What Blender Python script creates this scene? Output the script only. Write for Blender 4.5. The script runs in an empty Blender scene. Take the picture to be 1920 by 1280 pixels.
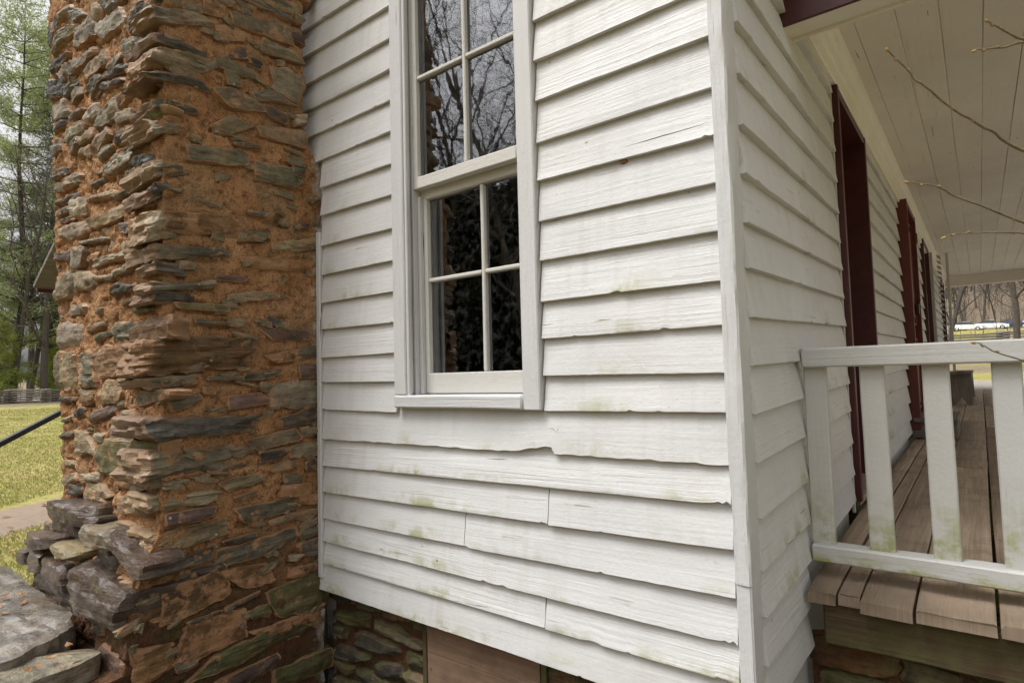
import bpy, math, random
import numpy as np
from mathutils import Vector, Matrix
# ---------------------------------------------------------------- camera, sky, sun, exposure
sc = bpy.context.scene
COL = sc.collection
CAM = np.array([0.5020, -1.6410, 0.7600])
cam_d = bpy.data.cameras.new('camera'); cam = bpy.data.objects.new('camera', cam_d); COL.objects.link(cam)
cam_d.sensor_width = 36.0; cam_d.lens = 21.04; cam_d.clip_start = 0.05; cam_d.clip_end = 2000
cam.matrix_world = Matrix(((0.786961,0.057279,0.614338,0.5022),(0.616423,-0.029834,-0.786850,-1.6408),(-0.026742,0.997912,-0.058786,0.7600),(0,0,0,1)))
sc.camera = cam
world = bpy.data.worlds.new('World'); sc.world = world; world.use_nodes = True
nt = world.node_tree; nt.nodes.clear()
sky = nt.nodes.new('ShaderNodeTexSky'); sky.sky_type = 'NISHITA'; sky.sun_disc = False
SUN_EL, SUN_AZ = math.radians(63), math.radians(212)
sky.sun_elevation = SUN_EL; sky.sun_rotation = SUN_AZ
sky.dust_density = 6.0; sky.air_density = 1.0; sky.ozone_density = 1.0
hs = nt.nodes.new('ShaderNodeHueSaturation'); hs.inputs['Saturation'].default_value = 0.05   # a closed grey-white cloud cover
bg = nt.nodes.new('ShaderNodeBackground'); bg.inputs['Strength'].default_value = 0.15
wo = nt.nodes.new('ShaderNodeOutputWorld')
nt.links.new(sky.outputs[0], hs.inputs['Color']); nt.links.new(hs.outputs[0], bg.inputs[0]); nt.links.new(bg.outputs[0], wo.inputs[0])
sun_d = bpy.data.lights.new('sun', 'SUN'); sun_d.energy = 1.5; sun_d.angle = math.radians(24); sun_d.color = (1.0, 0.98, 0.95)
sun = bpy.data.objects.new('sun', sun_d); COL.objects.link(sun)
sun_dir = Vector((math.sin(SUN_AZ) * math.cos(SUN_EL), math.cos(SUN_AZ) * math.cos(SUN_EL), math.sin(SUN_EL)))
sun.rotation_euler = sun_dir.to_track_quat('Z', 'Y').to_euler()
sc.view_settings.view_transform = 'Standard'; sc.view_settings.look = 'None'
sc.view_settings.exposure = 0.60; sc.view_settings.gamma = 1.0; sc.view_settings.use_curve_mapping = False
sc.render.engine = 'CYCLES'
sc.cycles.use_denoising = True; sc.cycles.denoising_prefilter = 'NONE'
sc.cycles.max_bounces = 6; sc.cycles.diffuse_bounces = 4; sc.cycles.glossy_bounces = 3; sc.cycles.transparent_max_bounces = 24

# ---------------------------------------------------------------- noise
def _hash(i, j, k, s):
    h = (i * 374761393 + j * 668265263 + k * 2147483647 + s * 144269504) & 0xffffffff
    h = ((h ^ (h >> 13)) * 1274126177) & 0xffffffff
    h = ((h ^ (h >> 16)) * 2246822519) & 0xffffffff
    return ((h ^ (h >> 15)) & 0xffffff) / float(0xffffff) * 2 - 1
def vn(P, seed=0):
    P = np.asarray(P, float); I = np.floor(P).astype(np.int64); Fp = P - I; W = Fp * Fp * (3 - 2 * Fp)
    r = 0
    for a in (0, 1):
        for b in (0, 1):
            for c in (0, 1):
                w = (W[:, 0] if a else 1 - W[:, 0]) * (W[:, 1] if b else 1 - W[:, 1]) * (W[:, 2] if c else 1 - W[:, 2])
                r = r + w * _hash(I[:, 0] + a, I[:, 1] + b, I[:, 2] + c, seed)
    return r
def fbm(P, oc=4, seed=0, gain=.5):
    P = np.asarray(P, float); r = 0; a = 1.0; t = 0
    for o in range(oc):
        r = r + a * vn(P * 2.03 ** o, seed + o * 17); t += a; a *= gain
    return r / t
def sstep(a, b, x):
    t = np.clip((x - a) / (b - a), 0, 1); return t * t * (3 - 2 * t)

# ---------------------------------------------------------------- objects
def link(o, parent=None):
    COL.objects.link(o)
    if parent is not None: o.parent = parent
    return o
def tag(o, label=None, cat=None, group=None, kind=None):
    if label: o['label'] = label
    if cat: o['category'] = cat
    if group: o['group'] = group
    if kind: o['kind'] = kind
    return o
def empty(name, loc=(0, 0, 0), parent=None):
    o = bpy.data.objects.new(name, None); o.empty_display_size = .1; o.location = loc
    return link(o, parent)
def mesh(name, V, F, mat=None, smooth=True, sharp=None, attrs=None):
    me = bpy.data.meshes.new(name)
    me.from_pydata([tuple(v) for v in np.asarray(V).tolist()], [], F if isinstance(F, list) else F.tolist())
    if mat: me.materials.append(mat)
    if attrs:
        for k, (ty, val) in attrs.items():
            at = me.attributes.new(k, ty, 'POINT')
            if ty == 'FLOAT': at.data.foreach_set('value', np.asarray(val, np.float32).ravel())
            else: at.data.foreach_set('vector', np.asarray(val, np.float32).ravel())
    if smooth: me.polygons.foreach_set('use_smooth', [True] * len(me.polygons))
    if sharp: me.set_sharp_from_angle(angle=math.radians(sharp))
    me.update()
    return me
def obj(name, me, parent=None, loc=None):
    o = bpy.data.objects.new(name, me)
    if loc is not None: o.location = loc
    return link(o, parent)
def copy_tree(o, parent=None):
    c = o.copy(); COL.objects.link(c); c.parent = parent
    for ch in list(o.children): copy_tree(ch, c)
    return c
class MB:
    """collects boxes, tubes and grids into one mesh with a grain attribute (along, across, seed)"""
    def __init__(s): s.V = []; s.F = []; s.G = []; s.n = 0
    def add(s, V, F, G):
        V = np.asarray(V, float)
        s.V.append(V); s.G.append(np.asarray(G, float)); s.F += [tuple(i + s.n for i in f) for f in F]; s.n += len(V); return s
    def box(s, c, size, axis=0, bev=.003, rot=None, seed=None, wob=0.0):
        """bevelled box: octagonal section along the axis, so every edge catches light"""
        seed = random.random() * 50 if seed is None else seed
        size = np.asarray(size, float); a = axis; b, d = [i for i in range(3) if i != a]
        hb, hd, ha = size[b] / 2, size[d] / 2, size[a] / 2
        bv = min(bev, hb * .45, hd * .45)
        ring = [(-hb + bv, -hd), (hb - bv, -hd), (hb, -hd + bv), (hb, hd - bv), (hb - bv, hd), (-hb + bv, hd), (-hb, hd - bv), (-hb, -hd + bv)]
        n = max(1, int(size[a] / .12)) if wob else 1
        st = [(-ha, .0)] if False else []
        ts = [-ha, -ha + bv] + [(-ha + bv) + (2 * ha - 2 * bv) * k / n for k in range(1, n)] + [ha - bv, ha]
        V = []; G = []
        for i, t in enumerate(ts):
            sh = bv if i in (0, len(ts) - 1) else 0
            for (x, y) in ring:
                x2 = x - math.copysign(min(sh, abs(x)), x); y2 = y - math.copysign(min(sh, abs(y)), y)
                p = [0, 0, 0]; p[a] = t; p[b] = x2; p[d] = y2; V.append(p)
                G.append((t, x + y * 1.31, seed))
        V = np.array(V); G = np.array(G)
        if wob:
            q = V * 6 + seed
            V[:, b] += wob * vn(q, 3); V[:, d] += wob * vn(q + 9, 5)
        F = []
        m = len(ts)
        for i in range(m - 1):
            for k in range(8):
                F.append((i * 8 + k, i * 8 + (k + 1) % 8, (i + 1) * 8 + (k + 1) % 8, (i + 1) * 8 + k))
        F.append(tuple(range(7, -1, -1))); F.append(tuple((m - 1) * 8 + k for k in range(8)))
        # orient outward
        e = [0, 0, 0]; e[a] = 1
        if np.linalg.det(np.array([[1 if j == b else 0 for j in range(3)], [1 if j == d else 0 for j in range(3)], e])) < 0:
            F = [tuple(reversed(f)) for f in F]
        if rot is not None: V = V @ np.array(rot).T
        return s.add(V + np.asarray(c, float), F, G)
    def tube(s, pts, rad, k=6, seed=None):
        seed = random.random() * 50 if seed is None else seed
        pts = np.asarray(pts, float); n = len(pts); rad = np.full(n, rad) if np.isscalar(rad) else np.asarray(rad)
        tg = np.gradient(pts, axis=0); tg /= np.linalg.norm(tg, axis=1)[:, None] + 1e-9
        ref = np.array([0, 0, 1.]) if abs(tg[0, 2]) < .9 else np.array([1., 0, 0])
        V = []; G = []; L = 0
        for i in range(n):
            u = np.cross(tg[i], ref); u /= np.linalg.norm(u) + 1e-9; v = np.cross(tg[i], u)
            if i: L += np.linalg.norm(pts[i] - pts[i - 1])
            for j in range(k):
                t = 2 * math.pi * j / k
                V.append(pts[i] + rad[i] * (math.cos(t) * u + math.sin(t) * v)); G.append((L, t * .05, seed))
        F = []
        for i in range(n - 1):
            for j in range(k):
                F.append((i * k + (j + 1) % k, i * k + j, (i + 1) * k + j, (i + 1) * k + (j + 1) % k))
        F.append(tuple(range(k))); F.append(tuple(reversed([(n - 1) * k + j for j in range(k)])))
        F = [tuple(reversed(f)) for f in F]
        return s.add(V, F, G)
    def me(s, name, mat, smooth=True, sharp=35):
        return mesh(name, np.concatenate(s.V), s.F, mat, smooth, sharp, {'gr': ('FLOAT_VECTOR', np.concatenate(s.G))})
    def build(s, name, mat, parent=None, smooth=True, sharp=35):
        return obj(name, s.me(name, mat, smooth, sharp), parent)
def plank(name, parent, c, size, axis, mat, bev=.003, wob=0., rot=None):
    return MB().box(c, size, axis, bev, rot, None, wob).build(name, mat, parent)

# ---------------------------------------------------------------- materials
class NT:
    def __init__(s, name):
        s.m = bpy.data.materials.new(name); s.m.use_nodes = True; s.t = s.m.node_tree; s.t.nodes.clear()
        s.out = s.t.nodes.new('ShaderNodeOutputMaterial'); s.p = s.t.nodes.new('ShaderNodeBsdfPrincipled')
        s.t.links.new(s.p.outputs[0], s.out.inputs[0])
    def n(s, ty, **kw):
        x = s.t.nodes.new(ty)
        for k, v in kw.items(): setattr(x, k, v)
        return x
    def l(s, a, b): s.t.links.new(a, b); return b
    def val(s, sock, v):
        if hasattr(v, 'is_output') or isinstance(v, bpy.types.NodeSocket): s.l(v, sock)
        else: sock.default_value = v
    def math(s, op, a, b=None, clamp=False):
        x = s.n('ShaderNodeMath', operation=op, use_clamp=clamp); s.val(x.inputs[0], a)
        if b is not None: s.val(x.inputs[1], b)
        return x.outputs[0]
    def mix(s, f, a, b, mode='MIX'):
        x = s.n('ShaderNodeMix', data_type='RGBA', blend_type=mode); s.val(x.inputs[0], f)
        s.val(x.inputs[6], a if not isinstance(a, tuple) or len(a) == 4 else a + (1,)); s.val(x.inputs[7], b if not isinstance(b, tuple) or len(b) == 4 else b + (1,))
        return x.outputs[2]
    def noise(s, vec, scale=5., detail=4., rough=.55, dist=0.):
        x = s.n('ShaderNodeTexNoise'); s.l(vec, x.inputs['Vector']); x.inputs['Scale'].default_value = scale
        x.inputs['Detail'].default_value = detail; x.inputs['Roughness'].default_value = rough; x.inputs['Distortion'].default_value = dist
        return x.outputs['Fac']
    def voro(s, vec, scale, feature='F1', rnd=1.):
        x = s.n('ShaderNodeTexVoronoi', feature=feature); s.l(vec, x.inputs['Vector']); x.inputs['Scale'].default_value = scale
        x.inputs['Randomness'].default_value = rnd
        return x.outputs['Distance']
    def ramp(s, f, *st):
        x = s.n('ShaderNodeValToRGB'); s.l(f, x.inputs[0]); e = x.color_ramp.elements
        while len(e) < len(st): e.new(.5)
        for i, (p, c) in enumerate(st):
            e[i].position = p; e[i].color = (c, c, c, 1) if not isinstance(c, tuple) else c + (1,)
        return x.outputs[0]
    def map(s, vec, scale=(1, 1, 1), loc=(0, 0, 0)):
        x = s.n('ShaderNodeMapping'); s.l(vec, x.inputs[0]); x.inputs['Scale'].default_value = scale; x.inputs['Location'].default_value = loc
        return x.outputs[0]
    def attr(s, name, ty='GEOMETRY'):
        return s.n('ShaderNodeAttribute', attribute_name=name, attribute_type=ty)
    def coord(s): return s.n('ShaderNodeTexCoord').outputs['Object']
    def pos(s): return s.n('ShaderNodeNewGeometry').outputs['Position']
    def bump(s, h, dist, strength=1., prev=None):
        x = s.n('ShaderNodeBump'); s.l(h, x.inputs['Height']); x.inputs['Distance'].default_value = dist; x.inputs['Strength'].default_value = strength
        if prev is not None: s.l(prev, x.inputs['Normal'])
        return x.outputs[0]
    def done(s, col, rough=.6, nrm=None, spec=None):
        s.val(s.p.inputs['Base Color'], col if not isinstance(col, tuple) or len(col) == 4 else col + (1,)); s.val(s.p.inputs['Roughness'], rough)
        if nrm is not None: s.l(nrm, s.p.inputs['Normal'])
        if spec is not None: s.p.inputs['Specular IOR Level'].default_value = spec
        return s.m

def mat_paint(name, base, algae=1.0, grain=1.0, lipdirt=True, rough=.55, crack=True, peel=1.0, moss=0.):
    k = NT(name); g = k.attr('gr').outputs['Vector']; P = k.pos()
    g1 = k.noise(k.map(g, (1.8, 62, 3)), 1., 4, .62, .7)
    g2 = k.noise(k.map(g, (7, 240, 3)), 1., 2, .6)
    big = k.noise(P, 2.6, 3, .55); mid = k.noise(P, 15., 4, .62); low = k.noise(P, 1.1, 2)
    sz = k.n('ShaderNodeSeparateXYZ'); k.l(P, sz.inputs[0]); sg = k.n('ShaderNodeSeparateXYZ'); k.l(g, sg.inputs[0])
    wn = k.n('ShaderNodeTexWhiteNoise', noise_dimensions='1D'); k.l(sg.outputs[2], wn.inputs['W'])
    tone = k.math('MULTIPLY', k.ramp(big, (.3, .93), (.7, 1.03)), k.ramp(wn.outputs['Value'], (0., .94), (1., 1.03)))
    col = k.mix(1., base, tone, 'MULTIPLY')
    yel = k.ramp(low, (.45, 0.), (.72, .5)); col = k.mix(yel, col, (base[0] * .97, base[1] * .94, base[2] * .87))
    old = k.math('MULTIPLY', k.ramp(wn.outputs['Value'], (.25, .35), (.75, 1.)), k.ramp(big, (.32, .35), (.62, 1.)))      # how weathered this board is here
    gd = k.math('MULTIPLY', k.ramp(g1, (.24, 1.), (.42, 0.)), k.math('MULTIPLY', old, k.ramp(mid, (.38, .15), (.65, .8))))
    col = k.mix(gd, col, (.36, .32, .27))
    gp = k.math('MULTIPLY', k.ramp(g1, (.60, 0.), (.66, 1.)), k.ramp(k.noise(P, 7., 3, .6), (.60, 0.), (.66, 1.)))
    pf = k.math('MULTIPLY', gp, peel, True)
    col = k.mix(k.math('MULTIPLY', pf, .75), col, (.30, .25, .20))                                                    # flaked to grey wood
    if crack:
        ck = k.math('MULTIPLY', k.ramp(k.noise(k.map(g, (1.0, 30, 7)), 1., 3, .7, .8), (.292, 1.), (.310, 0.)), k.ramp(k.noise(P, 4., 2), (.44, 0.), (.52, 1.)))
        col = k.mix(ck, col, (.06, .05, .042))
    if lipdirt:
        lip = k.attr('lip').outputs['Fac']
        edge = k.ramp(k.math('ADD', lip, k.math('MULTIPLY', k.math('SUBTRACT', g1, .5), .5)), (.55, 0.), (1., 1.))
        dampn = k.math('ADD', k.noise(P, 2.1, 3, .6), k.math('MULTIPLY', k.math('SUBTRACT', .55 + moss, sz.outputs[2]), .07))
        al = k.math('MULTIPLY', k.math('MULTIPLY', edge, k.ramp(dampn, (.50, 0.), (.64, 1.))), k.ramp(mid, (.42, .03), (.58, 1.)))
        col = k.mix(k.math('MULTIPLY', al, .9 * algae, True), col, (.29, .30, .13))
        st = k.math('MULTIPLY', k.ramp(k.noise(k.map(g, (24, 1.2, 4)), 1., 3, .6), (.48, 0.), (.72, .6)), k.ramp(k.noise(P, 3.3, 2), (.42, 0.), (.66, .9)))
        col = k.mix(k.math('MULTIPLY', st, .6), col, (.38, .345, .29))
        vor = k.n('ShaderNodeTexVoronoi', feature='F1'); k.l(k.map(g, (6, 9, 1)), vor.inputs['Vector']); vor.inputs['Scale'].default_value = 1.
        ru = k.math('MULTIPLY', k.ramp(vor.outputs['Distance'], (.022, 1.), (.05, 0.)), k.ramp(k.noise(P, 8., 1), (.52, 0.), (.58, .9)))
        col = k.mix(ru, col, (.30, .13, .035))
    sp = k.math('MULTIPLY', k.ramp(k.voro(P, 34.), (.035, 1.), (.06, 0.)), k.ramp(k.noise(P, 3., 1), (.55, 0.), (.6, .8)))
    col = k.mix(sp, col, (.12, .10, .08))
    b = k.bump(g1, .0042 * grain); b.node.inputs['Strength'].default_value = 1.; k.l(k.math('ADD', k.math('MULTIPLY', old, .9), .08), b.node.inputs['Strength'])
    b = k.bump(k.noise(P, 75., 2), .0010, 1., b)
    return k.done(col, k.ramp(mid, (.3, rough - .08), (.7, rough + .14)), b, .35)

def mat_wood(name, c1, c2, scale=1., rough=.7, green=0., ends=False):
    k = NT(name); g = k.attr('gr').outputs['Vector']; P = k.pos()
    gn = k.noise(k.map(g, (1.6 * scale, 45 * scale, 5)), 1., 6, .65, 1.2)
    fine = k.noise(k.map(g, (6, 220, 5)), 1., 3, .6)
    sd = k.n('ShaderNodeSeparateXYZ'); k.l(g, sd.inputs[0])
    per = k.noise(k.n('ShaderNodeCombineXYZ').outputs[0], 1.) if False else None
    wn = k.n('ShaderNodeTexWhiteNoise', noise_dimensions='1D'); k.l(sd.outputs[2], wn.inputs['W'])
    tone = k.ramp(wn.outputs['Value'], (0., .82), (1., 1.18))
    col = k.mix(k.ramp(gn, (.28, 0.), (.72, 1.)), c1, c2)
    col = k.mix(1., col, tone, 'MULTIPLY')
    col = k.mix(k.ramp(k.noise(P, 6., 5, .65), (.5, 0.), (.75, .6)), col, (c1[0] * .45, c1[1] * .45, c1[2] * .45))
    if ends:   # rain-blackened ends
        col = k.mix(k.math('MULTIPLY', k.ramp(k.math('ADD', k.attr('lip').outputs['Fac'], k.math('MULTIPLY', k.math('SUBTRACT', gn, .5), .9)), (.25, 0.), (.95, 1.)), .75), col, k.mix(fine, (.045, .030, .020), (.20, .15, .105)))
    if green:
        col = k.mix(k.math('MULTIPLY', k.ramp(k.noise(P, 4., 5, .65), (.42, 0.), (.66, 1.)), green), col, (.13, .15, .05))
    b = k.bump(gn, .003); b = k.bump(fine, .0009, 1., b)
    return k.done(col, rough, b, .3)

def mat_stone():
    k = NT('stone'); P = k.pos(); oi = k.n('ShaderNodeObjectInfo')
    P2 = k.n('ShaderNodeVectorMath', operation='ADD'); k.l(P, P2.inputs[0]); sc_ = k.n('ShaderNodeVectorMath', operation='SCALE')
    k.l(oi.outputs['Random'], sc_.inputs['Scale']); sc_.inputs[0].default_value = (13, 7, 5); k.l(sc_.outputs[0], P2.inputs[1]); Q = P2.outputs[0]
    n1 = k.noise(Q, 9., 5, .64); n2 = k.noise(Q, 45., 4, .68); strat = k.noise(k.map(Q, (9, 9, 95)), 1., 4, .62, .5)
    v = k.mix(k.ramp(n1, (.25, 0.), (.75, 1.)), (.42, .40, .38), (1.45, 1.38, 1.27))
    col = k.mix(1., oi.outputs['Color'], v, 'MULTIPLY')
    col = k.mix(k.ramp(strat, (.30, .75), (.5, 0.)), col, k.mix(1., col, (.42, .40, .38), 'MULTIPLY'))
    col = k.mix(k.ramp(n2, (.36, .6), (.52, 0.)), col, k.mix(1., col, (.55, .52, .5), 'MULTIPLY'))
    rusty = k.ramp(k.noise(Q, 6., 3, .6), (.52, 0.), (.72, .55))
    col = k.mix(rusty, col, k.mix(1., col, (1.25, .82, .5), 'MULTIPLY'))
    clay = k.attr('clay', 'OBJECT').outputs['Fac']
    cf = k.ramp(k.math('ADD', k.noise(Q, 13., 4, .68), k.math('MULTIPLY', k.math('SUBTRACT', clay, .5), .5)), (.50, 0.), (.60, .92))
    edge = k.attr('edge').outputs['Fac']
    cf = k.math('MAXIMUM', cf, k.math('MULTIPLY', k.ramp(k.math('ADD', edge, k.math('MULTIPLY', n1, .5)), (.95, 0.), (1.15, .85)), k.ramp(clay, (.1, 0.), (.35, 1.))))
    col = k.mix(cf, col, k.mix(n2, (.22, .11, .052), (.42, .235, .12)))
    moss = k.attr('moss', 'OBJECT').outputs['Fac']
    gz = k.n('ShaderNodeSeparateXYZ'); k.l(k.n('ShaderNodeNewGeometry').outputs['Normal'], gz.inputs[0])
    mf = k.ramp(k.math('ADD', k.math('ADD', k.noise(Q, 10., 4, .65), k.math('MULTIPLY', gz.outputs[2], .10)), k.math('MULTIPLY', k.math('SUBTRACT', moss, .5), .6)), (.56, 0.), (.74, .85))
    col = k.mix(mf, col, k.mix(n2, (.045, .055, .014), (.145, .145, .05)))
    li = k.math('MULTIPLY', k.ramp(k.voro(Q, 26.), (.10, 1.), (.17, 0.)), k.ramp(k.noise(Q, 4., 3), (.60, 0.), (.66, .85)))
    col = k.mix(li, col, (.42, .42, .34))
    b = k.bump(k.math('ADD', k.math('MULTIPLY', strat, .6), n1), .012, .8); b = k.bump(n2, .005, 1., b)
    wet = k.attr('wet', 'OBJECT').outputs['Fac']
    k.l(k.math('MULTIPLY', wet, k.ramp(n1, (.40, .0), (.56, .8))), k.p.inputs['Coat Weight']); k.p.inputs['Coat Roughness'].default_value = .16
    ro = k.math('SUBTRACT', k.ramp(n2, (.3, .78), (.7, .92)), k.math('MULTIPLY', wet, k.ramp(n1, (.35, .62), (.7, .40))))
    return k.done(col, ro, b, .5)

def mat_mortar():
    k = NT('clay_mortar'); P = k.pos()
    n1 = k.noise(P, 7., 4, .62); n2 = k.noise(P, 36., 4, .70); n3 = k.noise(P, 150., 3, .68)
    col = k.mix(k.ramp(n1, (.3, 0.), (.7, 1.)), (.36, .180, .080), (.54, .305, .155))
    col = k.mix(k.ramp(n2, (.34, .85), (.50, 0.)), col, (.12, .060, .030))
    col = k.mix(k.ramp(n3, (.34, .7), (.5, 0.)), col, (.13, .068, .035))
    col = k.mix(k.ramp(k.noise(P, 3.6, 3, .6), (.50, 0.), (.68, .7)), col, (.20, .145, .085))
    sp = k.ramp(k.voro(P, 75.), (.16, .8), (.26, 0.)); col = k.mix(k.math('MULTIPLY', sp, k.ramp(n1, (.45, 0.), (.6, .7))), col, (.52, .37, .24))
    s = k.n('ShaderNodeSeparateXYZ'); k.l(P, s.inputs[0])
    low = k.math('MULTIPLY', k.ramp(k.math('ADD', k.math('MULTIPLY', s.outputs[2], -1.), k.math('MULTIPLY', n1, .6)), (.10, 0.), (.48, 1.)), .92)  # damp red clay low down, with the weaker light there painted in
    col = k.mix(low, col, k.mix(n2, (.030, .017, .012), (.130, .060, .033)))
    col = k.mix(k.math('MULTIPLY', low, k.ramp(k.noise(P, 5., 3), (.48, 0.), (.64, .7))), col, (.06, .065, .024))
    wh = k.ramp(k.math('ADD', k.math('MULTIPLY', s.outputs[1], 9.), k.math('MULTIPLY', n2, .9)), (.02, 0.), (.36, .9))
    wh = k.math('MULTIPLY', wh, k.ramp(n1, (.42, .1), (.56, 1.)))
    wh = k.math('MULTIPLY', wh, k.math('LESS_THAN', k.math('ADD', s.outputs[0], k.math('MULTIPLY', s.outputs[1], .8)), -1.86))
    col = k.mix(wh, col, (.56, .53, .49))
    pits = k.ramp(k.voro(P, 48.), (.10, 0.), (.22, 1.))
    b = k.bump(n2, .016, 1.); b = k.bump(k.math('ADD', n3, k.math('MULTIPLY', pits, .6)), .0065, 1., b)
    return k.done(col, .95, b, .15)

def mat_simple(name, c, rough=.6, var=.25, scale=8., bump=.0, metal=0.):
    k = NT(name); P = k.pos(); n = k.noise(P, scale, 6, .6)
    col = k.mix(k.ramp(n, (.3, 0.), (.7, 1.)), tuple(x * (1 - var) for x in c), tuple(min(1, x * (1 + var)) for x in c))
    k.p.inputs['Metallic'].default_value = metal
    return k.done(col, rough, k.bump(k.noise(P, scale * 6, 5), bump) if bump else None)

def mat_leaf(name, c1, c2, trans=.25):
    k = NT(name); oi = k.n('ShaderNodeNewGeometry')
    col = k.mix(oi.outputs['Random Per Island'], c1, c2)
    k.done(col, .6)
    if trans:
        tr = k.n('ShaderNodeBsdfTranslucent'); k.l(col, tr.inputs[0]); mx = k.n('ShaderNodeMixShader'); mx.inputs[0].default_value = trans
        k.l(k.p.outputs[0], mx.inputs[1]); k.l(tr.outputs[0], mx.inputs[2]); k.l(mx.outputs[0], k.out.inputs[0])
    return k.m

def mat_glass():
    k = NT('window_glass'); P = k.pos()
    k.t.nodes.remove(k.p)
    fr = k.n('ShaderNodeFresnel'); fr.inputs['IOR'].default_value = 3.0
    b = k.bump(k.noise(k.map(P, (5, 5, 3.5)), 1., 3, .5), .0011, .5)
    gl = k.n('ShaderNodeBsdfGlossy'); gl.inputs['Roughness'].default_value = .02; gl.inputs['Color'].default_value = (.95, .96, 1, 1); k.l(b, gl.inputs['Normal'])
    tr = k.n('ShaderNodeBsdfTransparent'); tr.inputs[0].default_value = (.78, .80, .78, 1)
    mx = k.n('ShaderNodeMixShader'); k.l(fr.outputs[0], mx.inputs[0]); k.l(tr.outputs[0], mx.inputs[1]); k.l(gl.outputs[0], mx.inputs[2])
    # dust film along the lower edges of old panes
    df = k.n('ShaderNodeBsdfDiffuse'); df.inputs[0].default_value = (.4, .4, .38, 1)
    m2 = k.n('ShaderNodeMixShader'); k.l(k.ramp(k.noise(P, 30., 6, .7), (.5, 0.), (.8, .10)), m2.inputs[0]); k.l(mx.outputs[0], m2.inputs[1]); k.l(df.outputs[0], m2.inputs[2])
    k.l(m2.outputs[0], k.out.inputs[0])
    return k.m

WHITE = (.605, .602, .602)
M_BOARD = mat_paint('white_clapboard_paint', WHITE)
M_TRIM = mat_paint('white_trim_paint', (.565, .563, .565), .5, 1.2, False, .5, True)
M_RAIL = mat_paint('white_railing_paint', (.50, .50, .49), 1.2, .9, True, .55, True, .8, 1.9)
M_CEIL = mat_paint('white_ceiling_paint', (.78, .735, .67), .0, .7, False, .5, True, .6)
M_SASH = mat_paint('weathered_sash_paint', (.56, .545, .51), .5, .6, False, .6, True)
M_RED = mat_simple('maroon_door_paint', (.060, .009, .010), .45, .2, 12., .0006)
M_RED2 = mat_simple('red_door_paint', (.115, .021, .017), .5, .2, 12., .0006)
M_FLOOR = mat_wood('weathered_porch_plank', (.265, .19, .13), (.48, .38, .28), 1., .75, 0., True)
M_JOIST = mat_wood('dark_damp_timber', (.045, .030, .016), (.105, .07, .038), .6, .75, .5)
M_PANEL = mat_wood('brown_access_board', (.15, .095, .06), (.24, .16, .11), .7, .7)
M_GREYW = mat_wood('grey_weathered_wood', (.12, .105, .09), (.27, .24, .20), 1., .8)
M_STONE = mat_stone()
M_MORTAR = mat_mortar()
M_GLASS = mat_glass()
M_DARKIN = mat_simple('interior_boards', (.20, .16, .125), .8, .3, 3.)
M_IRON = mat_simple('black_iron', (.018, .018, .02), .4, .3, 20.)
M_BARK = mat_simple('grey_bark', (.10, .085, .07), .9, .4, 9., .01)
M_BARKD = mat_simple('dark_bark', (.055, .045, .038), .9, .4, 9., .01)
M_ROOF = mat_simple('wood_shingle', (.10, .095, .09), .85, .4, 14., .004)
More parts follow.
